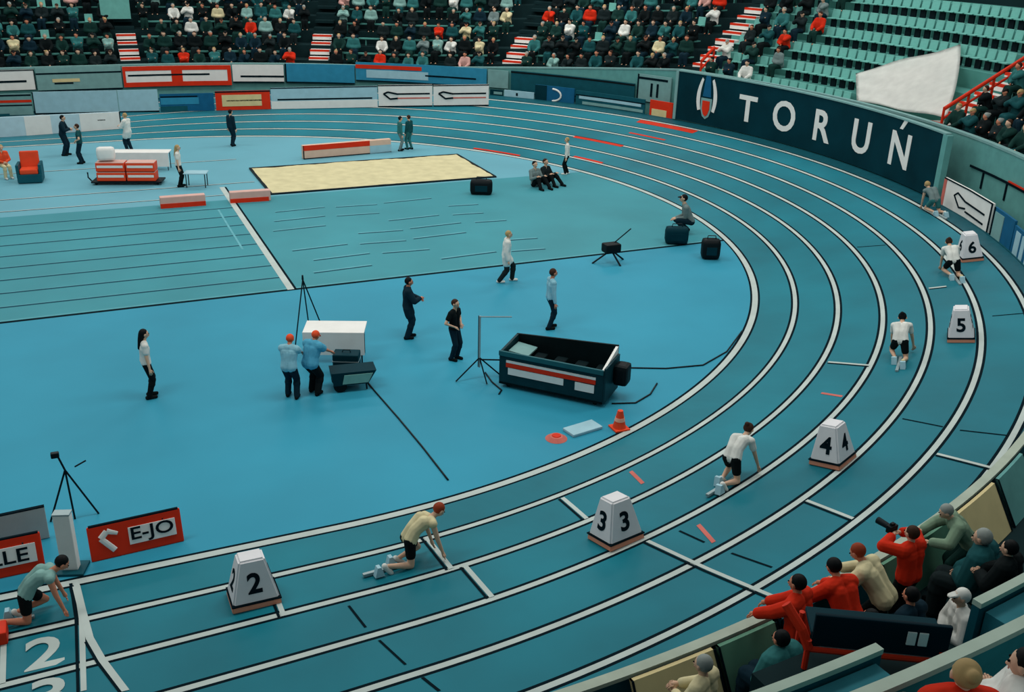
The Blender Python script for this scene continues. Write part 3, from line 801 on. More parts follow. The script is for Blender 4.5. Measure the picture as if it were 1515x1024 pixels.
board_r('deep blue board with pale upright blocks right of the white arrow board', 1473, 304, 1502, 329, 1.1, DBLUE, [('pale_block', .08, .5, .08, .9, GREYT), ('frame', 0, .05, 0, 1, INK)])
board_r('deep blue board with pale lettering strokes at the right picture edge', 1503, 330, 1560, 396, 1.1, DBLUE, [('pale_block', .06, .16, .08, .9, PALEB), ('pale_block', .2, .27, .08, .9, PALEB), ('pale_block', .33, .4, .08, .9, PALEB)])
# stand wall there: seams and a red line
bm = bmesh.new(); arcbox(bm, t1 - .5, t1 - .002, RS - .22, RS - .195, 2.62, 2.70); struct(done('trim_3', bm, INK))
for k in range(5):
    bm = bmesh.new(); tt = t1 - .035 - k * .06; arcbox(bm, tt - .0016, tt + .0016, RS - .2, RS - .165, 2.05, 2.6, 2); struct(done('trim_4', bm, INK))
bm = bmesh.new(); arcbox(bm, t1 - .5, t1 - .1, RS - .24, RS - .2, 2.71, 2.76); struct(done('trim_5', bm, REDP))

# ================================================================== athletes in the blocks, lane boxes
BWHITE = mat('box_white', '#d9d9dc', 0.5, 0.04)
DIG = {k: k for k in '23456'}
def lane_box(n, x, y, label):
    th, r, p = ontrack(x, y); out, tan, up_ = bank_basis(th, r)
    mw = pose_m(p + up_ * .006, 0, up_, tan)
    root = empty('lane_marker_box', mw)
    def taper(w0, d0, w1, d1, z0, z1, m, nm, bev=.03):
        bm = bmesh.new()
        lo = [bm.verts.new((sx * w0 / 2, sy * d0 / 2, z0)) for sx, sy in ((-1, -1), (1, -1), (1, 1), (-1, 1))]
        hi = [bm.verts.new((sx * w1 / 2, sy * d1 / 2, z1)) for sx, sy in ((-1, -1), (1, -1), (1, 1), (-1, 1))]
        bm.faces.new(lo[::-1]); bm.faces.new(hi)
        for k in range(4): bm.faces.new((lo[k], lo[(k + 1) % 4], hi[(k + 1) % 4], hi[k]))
        bmesh.ops.bevel(bm, geom=bm.edges[:], offset=bev, segments=3, affect='EDGES')
        return done(nm, bm, m, root, False)
    W, D, W1, D1, H = .74, .60, .40, .34, .80
    taper(W, D, W1, D1, .10, H, BWHITE, 'body')
    o = taper(W + .03, D + .03, W + .01, D + .01, 0, .10, mat('base_orange', '#d98f74', 0.5, 0.06), 'base', .012)
    bm = bmesh.new(); box(bm, (0, 0, .108), (W + .035, D + .035, .02)); done('dark_band', bm, INK, root)
    # the number stands on all four sides
    for a in range(4):
        ang = a * PI / 2
        nx, ny = math.sin(ang), -math.cos(ang)
        half0, half1 = (D / 2, D1 / 2) if a % 2 == 0 else (W / 2, W1 / 2)
        z = .43; q = (z - .10) / (H - .10); off = half0 + (half1 - half0) * q + .004
        tilt = (half0 - half1) / (H - .10)
        loc = V((nx * off, ny * off, z)); right = V((math.cos(ang), math.sin(ang), 0)); upv = V((-nx * tilt, -ny * tilt, 1)).normalized()
        me = text_mesh(n, .46, .004, .012).copy(); me.materials.clear(); t = link('number', me, root, [INK])
        t.matrix_local = facing_m(loc, right, upv)
    tag(root, label, 'marker box', 'lane marker boxes')
lane_box('2', 376, 886, 'white lane box numbered 2 beside the lower left corner')
lane_box('3', 911, 797, 'white lane box numbered 3 in the middle lane')
lane_box('4', 1232, 682, 'white lane box numbered 4 in the fourth lane')
lane_box('5', 1422, 500, 'white lane box numbered 5 near the right picture edge')
lane_box('6', 1434, 382, 'white lane box numbered 6 in the outermost lane below the white arrow board')

START = pm('start', P_start, top='vest', bottom='shorts', hair='short', voxel=.012)
STARTB = pm('startb', P_start, top='short', bottom='shorts', hair='bun', voxel=.012)
def athlete(x, y, look, label, MS=START, turn=0.0):
    th, r, p = ontrack(x, y); out, tan, n = bank_basis(th, r)
    fwd = (tan + out * turn).normalized()
    mw = pose_m(p + n * -.02, 0, n, fwd)
    place_person(MS, mw, look, label, 'athlete', 'athlete')
    return mw
def blocks(mw, label):
    root = empty('starting_block', mw)
    bm = bmesh.new(); box(bm, (-.95, 0, .05), (.9, .07, .05), bev=.008); done('rail', bm, GREY, root)
    for x, y in ((-.80, .11), (-1.09, -.11)):
        bm = bmesh.new(); prism(bm, [(-.15, 0), (.02, 0), (-.04, .17), (-.10, .17)], .12, Matrix.Translation((x, y - .06, .03))); o = done('pedal', bm, PALEB, root)
        bm = bmesh.new(); box(bm, (x - .1, y, .045), (.04, .05, .05)); done('bracket', bm, GREY, o)
    tag(root, label, 'starting block', 'starting blocks')
L6 = [((103, 903), dict(top=CL['paleteal'], bottom=CL['black'], hair=HAIRS[0], shoe=CL['white'], skin=SKIN2), 'athlete in pale teal vest crouching on the innermost lane by the white post', 'starting block under the athlete in pale teal vest', START),
      ((652, 822), dict(top=CL['cream'], bottom=CL['black'], hair=HAIRS[4], shoe=CL['white'], skin=SKIN), 'crouching athlete in cream vest with auburn hair, second lane', 'starting block under the auburn-haired athlete', START),
      ((1108, 697), dict(top=CL['white'], bottom=CL['black'], hair=HAIRS[1], shoe=CL['white'], skin=SKIN), 'crouching athlete in white top, third lane between boxes 3 and 4', 'starting block under the athlete ahead of box 3', STARTB),
      ((1336, 520), dict(top=CL['white'], bottom=CL['black'], hair=HAIRS[0], shoe=CL['cream'], skin=SKIN), 'crouching athlete in white top seen from behind in fourth lane', 'starting block under the fourth-lane athlete', STARTB),
      ((1404, 400), dict(top=CL['white'], bottom=CL['black'], hair=HAIRS[1], shoe=CL['cream'], skin=SKIN), 'crouching athlete in white top between lane boxes 5 and 6', 'starting block behind lane box 5 athlete', STARTB),
      ((1372, 309), dict(top=CL['grey'], bottom=CL['teal'], hair=HAIRS[2], shoe=CL['white'], skin=SKIN), 'fair-haired crouching athlete in grey beside the white arrow board', 'starting block beside the white arrow board', START)]
for (x, y), look, la, lb, MS in L6:
    mw = athlete(x, y, look, la, MS)
    blocks(mw, lb)

# ================================================================== people on the infield
A_R = -YAW                                                              # towards the right of the photograph
def standing(x, y, key, fn, look, label, ang, kw=None, scale=1.0, z=0.0):
    MS = pm(key, fn, **(kw or {}))
    return place_person(MS, pose_m(at(x, y, z), ang) @ Matrix.Scale(scale, 4), look, label)
T = dict(top='long', bottom='trousers', hair='short')
standing(222, 588, 'st_hips_long', lambda: P_stand('down', .02, .05), dict(top=CL['white'], bottom=CL['black'], hair=HAIRS[0], shoe=CL['black']),
         'woman with long black hair, white top and black trousers standing alone on the left infield', A_R + .5, dict(T, hair='long', top='short'), .97)
standing(604, 500, 'st_coat', lambda: P_stand('front', .02, .08), dict(top=CL['navy'], bottom=CL['navy'], hair=HAIRS[0], shoe=CL['black'], skin=SKIN2),
         'person all in dark navy standing on the central infield, left of two dark figures', A_R + .2, dict(T, loose=.02, coat=True), .98)
standing(672, 532, 'st_hips', lambda: P_stand('hips', .0, .05), dict(top=CL['black'], bottom=CL['navy'], hair=HAIRS[1], shoe=CL['black'], skin=SKIN),
         'person in black short-sleeved top with hands on hips near the thin stand', A_R - .5, dict(T, top='short'), .94)
standing(813, 486, 'st_down', lambda: P_stand('down', .02, .12), dict(top=CL['paleblue'], bottom=CL['navy'], hair=HAIRS[1], shoe=CL['black'], skin=SKIN2),
         'person in pale blue top and dark trousers standing behind the black bin', A_R + .3, T, 1.0)
standing(748, 417, 'st_stride', lambda: P_stand('down', .06, .42), dict(top=CL['white'], bottom=CL['charcoal'], hair=HAIRS[2], shoe=CL['white'], skin=SKIN),
         'person in long white coat and dark trousers walking on the infield boundary line', A_R + .1, dict(T, coat=True, loose=.02), .97)
standing(838, 258, 'st_down', None, dict(top=CL['white'], bottom=CL['black'], hair=HAIRS[2], shoe=CL['white'], skin=SKIN),
         'person in white top and black trousers standing at the far inner lane line', A_R + PI, T, .95)
standing(792, 276, 'floor', P_floor, dict(top=CL['grey'], bottom=CL['black'], hair=HAIRS[0], shoe=CL['black']), 'left of two dark-trousered people sitting on the far infield floor', A_R - .9, T, 1.15)
standing(808, 272, 'floor', None, dict(top=CL['charcoal'], bottom=CL['black'], hair=HAIRS[1], shoe=CL['black']), 'right of two dark-trousered people sitting on the far infield floor', A_R - .7, T, 1.15)
standing(1020, 344, 'squat', P_squat, dict(top=CL['grey'], bottom=CL['navy'], hair=HAIRS[0], shoe=CL['black']), 'person in grey top and dark cap squatting at the inner lane line', A_R + PI, dict(T, hair='cap'), 1.25)
standing(592, 223, 'st_down', None, dict(top=CL['teal'], bottom=CL['grey'], hair=HAIRS[0]), 'left one of two people standing at the end of the red and white barrier', A_R + .4, T, .95)
standing(606, 221, 'st_down', None, dict(top=CL['darkteal'], bottom=CL['teal'], hair=HAIRS[1]), 'right one of two people standing at the end of the red and white barrier', A_R + 2.6, T, .95)
standing(344, 216, 'st_down', None, dict(top=CL['navy'], bottom=CL['navy'], hair=HAIRS[0]), 'lone dark figure standing on the far straight', A_R + 1, T, 1.0)
standing(97, 230, 'st_front', lambda: P_stand('front', .12, .1), dict(top=CL['navy'], bottom=CL['navy'], hair=HAIRS[0]), 'dark-clothed person leaning forward before the pale low board, left one of a pair', A_R + .2, dict(T, loose=.015), 1.05)
standing(122, 242, 'st_hips', None, dict(top=CL['darkteal'], bottom=CL['navy'], hair=HAIRS[1]), 'dark teal-clothed person behind the orange chair, right one of a pair', A_R + 3.4, T, 1.0)
standing(192, 224, 'st_coat', None, dict(top=CL['white'], bottom=CL['navy'], hair=HAIRS[2]), 'person in long white jacket at the right end of the pale low board', A_R + 2.9, T, 1.02)
standing(267, 276, 'st_hips_long', None, dict(top=CL['white'], bottom=CL['black'], hair=HAIRS[2], skin=SKIN), 'fair-haired person in white top beside the stacked red and white crates', A_R + .2, T, .98)
standing(433, 588, 'bend_short', lambda: P_bend(.22, .02), dict(top=CL['paleblue'], bottom=CL['navy'], hair=CL['orange'], skin=SKIN2),
         'left of two helpers in blue vests with red caps, standing at the white table', A_R + 1.45, dict(T, top='short', hair='cap', loose=.02), .93)
standing(466, 582, 'bend_short2', lambda: P_bend(.35, .05), dict(top=CL['blue'], bottom=CL['black'], hair=CL['orange'], skin=SKIN2),
         'right of two helpers in blue vests with red caps, bending towards the white table', A_R + 1.1, dict(T, top='short', hair='cap', loose=.035), .95)
P = at(8, 262)
body = place_person(pm('sit', lambda: P_sit('lap', .0)), pose_m(P, A_R - .8), dict(top=CL['orange'], bottom=CL['cream'], hair=HAIRS[2], shoe=CL['white']), 'person in orange jacket seated at the left picture edge')

# ================================================================== infield equipment
def rot_root(name, p, ang): return empty(name, pose_m(p, ang))
# long jump pit
def pit():
    c = [at(372, 257), at(404, 290), at(735, 262), at(662, 231)]
    x0, x1, y0, y1 = 3.7, 13.2, 5.85, 10.4
    bm = bmesh.new(); N, Mm = 48, 24; g = []
    rr = random.Random(3)
    for j in range(Mm + 1):
        row = []
        for i in range(N + 1):
            x = x0 + (x1 - x0) * i / N; y = y0 + (y1 - y0) * j / Mm
            row.append(bm.verts.new((x, y, .012 + .02 * math.sin(x * 2.1 + y) * math.sin(y * 3.3 - x) + rr.uniform(0, .02) + .02)))
        g.append(row)
    for j in range(Mm):
        for i in range(N): bm.faces.new((g[j][i], g[j][i + 1], g[j + 1][i + 1], g[j + 1][i]))
    root = empty('sand_pit', Matrix.Translation(((x0 + x1) / 2, (y0 + y1) / 2, 0)))
    def add(nm, bm, m, sm=False):
        bmesh.ops.translate(bm, vec=-root.location, verts=bm.verts[:]); return done(nm, bm, m, root, sm)
    add('sand', bm, SAND, True)
    for nm, c, s in (('edge_board', ((x0 + x1) / 2, y0 - .06, .03), (x1 - x0 + .2, .1, .06)), ('edge_board', ((x0 + x1) / 2, y1 + .06, .03), (x1 - x0 + .2, .1, .06)),
                     ('edge_board', (x0 - .06, (y0 + y1) / 2, .03), (.1, y1 - y0, .06)), ('edge_board', (x1 + .06, (y0 + y1) / 2, .03), (.1, y1 - y0, .06))):
        bm = bmesh.new(); box(bm, c, s, bev=.01); add(nm, bm, BLK2)
    tag(root, 'pale sand landing pit with dark edging on the far infield', 'sand pit')
pit()
def block(name, x0, y0, x1, y1, h, d, m, label, cat, parts, z=0.0):
    """long low block whose front foot runs between two picture points; parts: (name, u0,u1,v0,v1, material)"""
    a, b = at(x0, y0, z), at(x1, y1, z); dv = b - a; L = dv.length; ang = math.atan2(dv.y, dv.x)
    root = rot_root(name, a, ang)
    bm = bmesh.new(); box(bm, (L / 2, d / 2, h / 2 + .002), (L, d, h), bev=min(.03, h * .2)); done('body', bm, m, root)
    for nm, u0, u1, v0, v1, pmat in parts:
        bm = bmesh.new(); box(bm, (L * (u0 + u1) / 2, -.006, h * (v0 + v1) / 2), (L * (u1 - u0), .012, h * (v1 - v0)), bev=.002); done(nm, bm, pmat, root)
    tag(root, label, cat)
    return root, L
block('marker_board', 238, 309, 305, 304, .42, .3, mat('pale_pink_panel', '#d2a99f', .6, .05), 'low red and pale marker board left of the white cross line', 'marker board', [('red_band', 0, 1, 0, .42, RED)])
block('marker_board', 341, 301, 401, 297, .42, .3, MATS['pale_pink_panel'], 'low red and pale marker board right of the white cross line', 'marker board', [('red_band', 0, .95, 0, .4, RED)])
block('distance_board', 449, 236, 579, 225, .62, .25, mat('pale_peach_panel', '#d9b7a2', .6, .05), 'long low pale barrier with red top behind the sand pit', 'barrier', [('red_band', 0, .75, .62, 1, RED), ('pale_end', .75, 1, 0, .6, PALEB), ('dark_edge', 0, .012, 0, 1, INK), ('dark_edge', 0, 1, 0, .07, INK)])
# pale long board at far left
root, L = block('barrier_board', -60, 208, 181, 195, 1.0, .08, mat('pale_white_blue', '#b3cfd9', .5, .06), 'long pale blue and white board standing behind the infield people at the far left', 'board',
      [('pale_panel', .74, .995, .05, .98, WHITE), ('pale_panel', .40, .56, .05, .98, WHITE), ('tick', .85, .9, .6, .66, INK), ('dark_edge', 0, 1, 0, .05, INK), ('dark_edge', .992, 1, 0, 1, INK)])
# orange armchair with dark frame
def chair(x, y, ang, s, label):
    root = empty('armchair', pose_m(at(x, y), ang) @ Matrix.Scale(s, 4))
    bm = bmesh.new(); box(bm, (0, 0, .17), (.78, .8, .3), bev=.03); done('base', bm, DKTEAL, root)
    bm = bmesh.new(); box(bm, (.05, 0, .40), (.62, .6, .17), bev=.05); done('seat_cushion', bm, ORANGE, root)
    bm = bmesh.new(); box(bm, (-.30, 0, .70), (.16, .62, .62), rot=Matrix.Rotation(-.15, 3, 'Y'), bev=.05); done('backrest', bm, ORANGE, root)
    for sgn in (1, -1):
        bm = bmesh.new(); box(bm, (.0, .36 * sgn, .42), (.72, .1, .46), bev=.03); done('armrest', bm, DKTEAL, root)
    tag(root, label, 'chair')
chair(47, 268, A_R - 1.25, 1.15, 'orange-red cushioned armchair on a dark base near the left picture edge')
# crates
def crate(x, y, z, w, label):
    p = at(x, y, z); root = rot_root('crate', p, A_R + .12)
    bm = bmesh.new(); box(bm, (0, .3, .185), (w, .6, .36), bev=.03); done('body', bm, ORANGE, root)
    bm = bmesh.new(); box(bm, (0, -.006, .20), (w * .92, .014, .09), bev=.004); done('white_band', bm, WHITE, root)
    bm = bmesh.new(); box(bm, (0, .3, .37), (w * 1.02, .62, .03), bev=.01); done('rim', bm, mat('pale_pink_panel', '#d2a99f'), root)
    tag(root, label, 'crate', 'red crates on the dark trolley')
p0 = at(188, 274)
tr = rot_root('trolley', p0, A_R + .12)
bm = bmesh.new(); box(bm, (0, .35, .12), (2.75, .8, .06), bev=.01); done('deck', bm, BLK2, tr)
for sx in (-1.2, 1.2):
    for sy in (.05, .65):
        bm = bmesh.new(); cone(bm, (sx, sy - .03, .055), (sx, sy + .03, .055), .055, .055, 14); done('wheel', bm, BLACK, tr)
bm = bmesh.new(); tube(bm, [(-1.36, .1, .13), (-1.5, .1, .3), (-1.5, .1, .5)], .03); done('handle', bm, BLK2, tr)
tag(tr, 'low dark trolley carrying four red and white crates', 'trolley')
ux, uy = math.cos(A_R + .12), math.sin(A_R + .12)
for lev in (0, 1):
    for k, s in ((0, -1), (1, 1)):
        w_ = 1.12; q = p0 + V((ux, uy, 0)) * (s * .585) + V((0, 0, .152 + lev * .388))
        root = rot_root('crate', q, A_R + .12)
        bm = bmesh.new(); box(bm, (0, .3, .18), (w_, .6, .34), bev=.03); done('body', bm, ORANGE, root)
        bm = bmesh.new(); box(bm, (0, -.004, .21), (w_ * .9, .014, .1), bev=.004); done('white_band', bm, WHITE, root)
        bm = bmesh.new(); box(bm, (0, .3, .36), (w_ * .98, .58, .02), bev=.006); done('lid', bm, MATS['pale_pink_panel'], root)
        tag(root, '%s %s crate of four red and white crates on the dark trolley' % (('lower', 'upper')[lev], ('left', 'right')[k]), 'crate', 'red crates on the dark trolley')
# white sack leaning on the crates, long white table behind them
q = at(163, 243, .95); root_z = p0 + V((ux, uy, 0)) * -.75 + V((-uy, ux, 0)) * .3 + V((0, 0, .94))
bm = bmesh.new(); box(bm, (0, 0, .28), (.7, .4, .54), bev=.14); o = done('sack', bm, WHITE, None, True); o.matrix_world = pose_m(root_z, A_R + .25); tag(o, 'bulging white sack lying on top of the red crates', 'sack')
def table(p, ang, L, D, H, label, cloth=True, m=WHITE, name='table'):
    root = rot_root(name, p, ang)
    bm = bmesh.new(); box(bm, (0, 0, H - .02), (L, D, .04), bev=.01); done('tabletop', bm, m, root)
    for sx in (-1, 1):
        for sy in (-1, 1):
            bm = bmesh.new(); cone(bm, (sx * (L / 2 - .08), sy * (D / 2 - .08), .003), (sx * (L / 2 - .08), sy * (D / 2 - .08), H - .03), .02, .02, 8); done('leg', bm, BLK2, root)
    if cloth:
        bm = bmesh.new(); box(bm, (0, -D / 2 - .008, H - .3), (L, .014, .6), bev=.004); done('cloth', bm, m, root)
    tag(root, label, 'table')
    return root
table(at(208, 250), A_R + .12, 2.6, .7, .78, 'long white table behind the red crates')
table(at(292, 276), A_R + .1, .9, .6, .6, 'small pale table with thin dark legs left of the white cross line', False, PALEB)
# central white table, dark cases, wheelbarrow
table(at(498, 529), A_R + .05, 1.5, .78, .84, 'white-topped table in front of the helpers with red caps')
def case(x, y, s, label, m=BLACK, ang=A_R):
    root = rot_root('equipment_case', at(x, y), ang)
    bm = bmesh.new(); box(bm, (0, 0, s[2] / 2 + .002), s, bev=.03); done('body', bm, m, root)
    bm = bmesh.new(); box(bm, (0, 0, s[2] * .72), (s[0] + .01, s[1] + .01, .02)); done('seam', bm, GREY, root)
    bm = bmesh.new(); tube(bm, [(-.1, 0, s[2]), (-.08, 0, s[2] + .06), (.08, 0, s[2] + .06), (.1, 0, s[2])], .012); done('handle', bm, BLK2, root)
    tag(root, label, 'case')
case(514, 555, (.62, .40, .60), 'dark navy equipment case standing on floor beside white table', NAVY)
def barrow():
    root = rot_root('equipment_cart', at(521, 573), A_R + .3)
    bm = bmesh.new(); prism(bm, [(-.45, .18), (.35, .18), (.55, .5), (-.5, .5)], .5, Matrix.Translation((0, -.25, 0))); done('tray', bm, NAVY, root)
    bm = bmesh.new(); prism(bm, [(-.25, .22), (.35, .22), (.46, .44), (-.2, .44)], .02, Matrix.Translation((0, -.275, 0))); done('side_panel', bm, mat('cart_panel', '#6fa39c'), root)
    for y in (-.2, .2):
        bm = bmesh.new(); cone(bm, (-.3, y - .04, .16), (-.3, y + .04, .16), .155, .155, 20); done('wheel', bm, BLACK, root)
        bm = bmesh.new(); tube(bm, [(.3, y, .2), (.32, y, .02)], .02); done('leg', bm, BLK2, root)
    tag(root, 'dark equipment cart with pale side panel at the right of the helpers', 'cart')
barrow()
def tripod(name, feet, apex, label, cat, r=.018, head=None):
    a = V(apex); root = empty(name, Matrix.Translation((a.x, a.y, 0)))
    loc = lambda p: V(p) - V((a.x, a.y, 0))
    for f in feet:
        bm = bmesh.new(); tube(bm, [loc(f) + V((0, 0, .003)), loc(a)], r); done('leg', bm, BLK2, root)
    if head: head(root, loc(a))
    tag(root, label, cat); return root
def cam_head(root, a):
    bm = bmesh.new(); cone(bm, a, a + V((0, 0, .12)), .03, .02); done('neck', bm, BLK2, root)
ap = at(453, 500); ap.z = 1.62
tripod('tripod', [at(437, 512), at(458, 489), at(482, 497)], ap, 'tall thin black tripod behind the helpers with red caps', 'tripod', .017, cam_head)
# tripod at lower left with a small sensor and an arm
ap = at(108, 765); ap.z = .98
def sensor(root, a):
    bm = bmesh.new(); tube(bm, [a, a + V((-.08, 0, .3))], .018); done('pole', bm, BLK2, root)
    bm = bmesh.new(); box(bm, a + V((-.12, 0, .33)), (.14, .1, .1), bev=.02); done('sensor', bm, BLK2, root)
    bm = bmesh.new(); tube(bm, [a + V((.16, .1, -.02)), a + V((.36, .12, .06))], .015); done('arm', bm, BLK2, root)
tripod('tripod', [at(75, 772), at(111, 768), at(146, 760)], ap, 'black tripod with small sensor head behind the white post', 'tripod', .018, sensor)
# white timing post
p = at(106, 843)
root = rot_root('timing_post', p, A_R + .1)
bm = bmesh.new(); box(bm, (0, 0, .57), (.27, .16, 1.06), bev=.02); done('post', bm, WHITE, root)
bm = bmesh.new(); box(bm, (0, 0, .025), (.5, .4, .045), bev=.01); done('base_plate', bm, DKTEAL, root)
bm = bmesh.new(); box(bm, (0, 0, 1.11), (.28, .17, .03), bev=.006); done('cap', bm, GREY, root)
tag(root, 'upright white post on dark base plate at the start line', 'post')
# red boards beside the start
def red_board(x0, y0, x1, y1, h, label, word, arrow):
    a, b = at(x0, y0), at(x1, y1); d = b - a; L = d.length; ang = math.atan2(d.y, d.x)
    root = rot_root('sponsor_board', a, ang); lean = .22
    R = Matrix.Rotation(-lean, 4, 'X')
    bm = bmesh.new(); box(bm, (L / 2, .03, h / 2), (L, .06, h), bev=.025); bmesh.ops.transform(bm, matrix=R, verts=bm.verts[:]); done('panel', bm, RED, root)
    bm = bmesh.new(); box(bm, (L / 2, .035, h), (L * .96, .07, .025)); bmesh.ops.transform(bm, matrix=R, verts=bm.verts[:]); done('top_edge', bm, INK, root)
    x0_ = .42 if arrow else .12
    bm = bmesh.new(); box(bm, (L * (x0_ + .93) / 2, -.008, h * .52), (L * (.93 - x0_), .014, h * .5), bev=.006); bmesh.ops.transform(bm, matrix=R, verts=bm.verts[:]); done('label_plate', bm, WHITE, root)
    o = text('lettering', word, h * .5, INK, Matrix.Identity(4), None, .004, .004, 1.25)
    o.parent = root; o.matrix_local = R @ facing_m(V((L * (x0_ + .93) / 2, -.02, h * .52)), V((1, 0, 0)), V((0, 0, 1))) @ Matrix.Diagonal((1.25, 1, 1, 1))
    if arrow:
        bm = bmesh.new()
        cone(bm, (L * .13, -.012, h * .62), (L * .26, -.012, h * .22), .05, .05, 8); cone(bm, (L * .13, -.012, h * .62), (L * .20, -.012, h * .8), .055, .05, 8); cone(bm, (L * .20, -.012, h * .8), (L * .31, -.012, h * .68), .05, .03, 8)
        bmesh.ops.transform(bm, matrix=R @ Matrix.Diagonal((1, .3, 1, 1)), verts=bm.verts[:]); done('arrow', bm, WHITE, root)
    bm = bmesh.new(); tube(bm, [(L * .2, .12 + h * .2, .02), (L * .2, .05 + h * .1, h * .8)], .015); done('strut', bm, BLK2, root)
    bm = bmesh.new(); tube(bm, [(L * .8, .12 + h * .2, .02), (L * .8, .05 + h * .1, h * .8)], .015); done('strut', bm, BLK2, root)
    tag(root, label, 'board')
red_board(136, 833, 273, 801, .62, 'red board with white arrow and pale label, right of the white post', 'E-JO', True)
red_board(-70, 872, 68, 842, .66, 'red board with pale lettered label at the left picture edge', 'ALLE', False)
a, b = at(-40, 832), at(74, 806)
root = rot_root('back_board', a + V((0, .25, 0)), math.atan2(b.y - a.y, b.x - a.x))
bm = bmesh.new(); box(bm, ((b - a).length / 2, 0, .32), ((b - a).length, .06, .62), bev=.01); done('panel', bm, mat('pale_board', '#b3bdb9', .6, .05), root)
bm = bmesh.new(); box(bm, ((b - a).length / 2, 0, .645), ((b - a).length, .07, .02)); done('top_edge', bm, INK, root)
tag(root, 'plain pale board standing behind the red lettered board at the left edge', 'board')
bm = bmesh.new(); th, r, p = ontrack(-14, 950); box(bm, (0, 0, .12), (.5, .34, .22), bev=.03); o = done('box_stump', bm, RED); o.matrix_world = pose_m(p, 0); tag(o, 'red base of a lane box cut by the left picture edge', 'marker box')

# big black bin with red and white stripe
def bin_():
    a, b = at(738, 572), at(890, 604)
    d = b - a; L = d.length; ang = math.atan2(d.y, d.x)
    root = rot_root('equipment_bin', a, ang); D = 1.0; Hf, Hb = .92, 1.06
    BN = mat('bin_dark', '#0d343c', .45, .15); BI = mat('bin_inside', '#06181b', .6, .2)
    bm = bmesh.new(); prism(bm, [(0, .1), (L, .1), (L, Hf), (0, Hf)], .05); done('front_panel', bm, BN, root)
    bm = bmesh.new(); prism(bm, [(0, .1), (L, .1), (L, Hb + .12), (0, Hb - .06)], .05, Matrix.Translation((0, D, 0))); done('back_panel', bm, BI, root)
    for x, m, nm in ((0, BN, 'end_panel'), (L - .06, WHITE, 'end_panel')):
        bm = bmesh.new()
        vs = [(0, 0, .1), (0, D, .1), (0, D, Hb + (.1 if x else -.06)), (0, 0, Hf)]
        A = [bm.verts.new((x, v[1] + .025, v[2])) for v in vs]; Bv = [bm.verts.new((x + .06, v[1] + .025, v[2])) for v in vs]
        bm.faces.new(A); bm.faces.new(Bv[::-1])
        for k in range(4): bm.faces.new((A[k], A[(k + 1) % 4], Bv[(k + 1) % 4], Bv[k]))
        done(nm, bm, m, root)
    bm = bmesh.new(); box(bm, (L + .03, .5, .55), (.05, 1.0, .86)); done('outer_end', bm, BN, root)
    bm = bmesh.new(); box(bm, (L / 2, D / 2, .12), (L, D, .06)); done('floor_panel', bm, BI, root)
    bm = bmesh.new(); box(bm, (L / 2, -.02, Hf - .03), (L, .06, .12), bev=.01); done('front_rail', bm, mat('bin_rail', '#1f5a62', .45, .1), root)
    bm = bmesh.new(); box(bm, (L * .5, -.008, .70), (L * .86, .02, .06)); done('white_stripe', bm, WHITE, root)
    bm = bmesh.new(); box(bm, (L * .5, -.010, .61), (L * .86, .026, .10)); done('red_stripe', bm, RED, root)
    bm = bmesh.new(); box(bm, (L * .36, -.008, .46), (L * .54, .02, .17)); done('white_plate', bm, WHITE, root)
    bm = bmesh.new(); box(bm, (L * .83, -.008, .43), (L * .18, .02, .2)); done('white_plate', bm, WHITE, root)
    for x in (.2, L - .2):
        for y in (.12, D - .1):
            bm = bmesh.new(); cone(bm, (x, y - .03, .06), (x, y + .03, .06), .058, .058, 14); done('castor', bm, BLACK, root)
    bm = bmesh.new(); box(bm, (L + .22, D * .72, .62), (.34, .42, .5), bev=.09); bmesh.ops.transform(bm, matrix=Matrix.Identity(4), verts=bm.verts[:]); done('side_locker', bm, BLACK, root)
    for k in range(5):
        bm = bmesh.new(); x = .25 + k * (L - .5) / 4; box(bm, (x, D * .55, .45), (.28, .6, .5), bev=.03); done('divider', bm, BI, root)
    bm = bmesh.new(); box(bm, (.35, D * .6, Hf - .12), (.5, .6, .04), rot=Matrix.Rotation(.1, 3, 'Y')); done('inner_tray', bm, GREYT, root)
    tag(root, 'big black open bin with red and white stripe on the infield', 'bin')
bin_()
# thin stand with a horizontal arm beside the bin
p = at(709, 560); root = rot_root('display_stand', p, A_R)
bm = bmesh.new(); tube(bm, [(0, 0, .3), (0, 0, 1.62)], .022); done('pole', bm, GREY, root)
bm = bmesh.new(); tube(bm, [(-.03, .02, .3), (-.03, .02, 1.62)], .012); done('pole_edge', bm, BLK2, root)
bm = bmesh.new(); tube(bm, [(0, 0, 1.6), (.75, 0, 1.62)], .016); done('arm', bm, GREY, root)
for f in ((-.55, -.25), (.2, -.35), (.5, .2)):
    bm = bmesh.new(); tube(bm, [(0, 0, .55), (f[0], f[1], .02)], .018); done('leg', bm, BLK2, root)
bm = bmesh.new(); tube(bm, [(0, 0, .5), (.6, .1, .46)], .02); done('brace', bm, BLK2, root)
tag(root, 'thin stand with horizontal arm and tripod legs left of the black bin', 'stand')
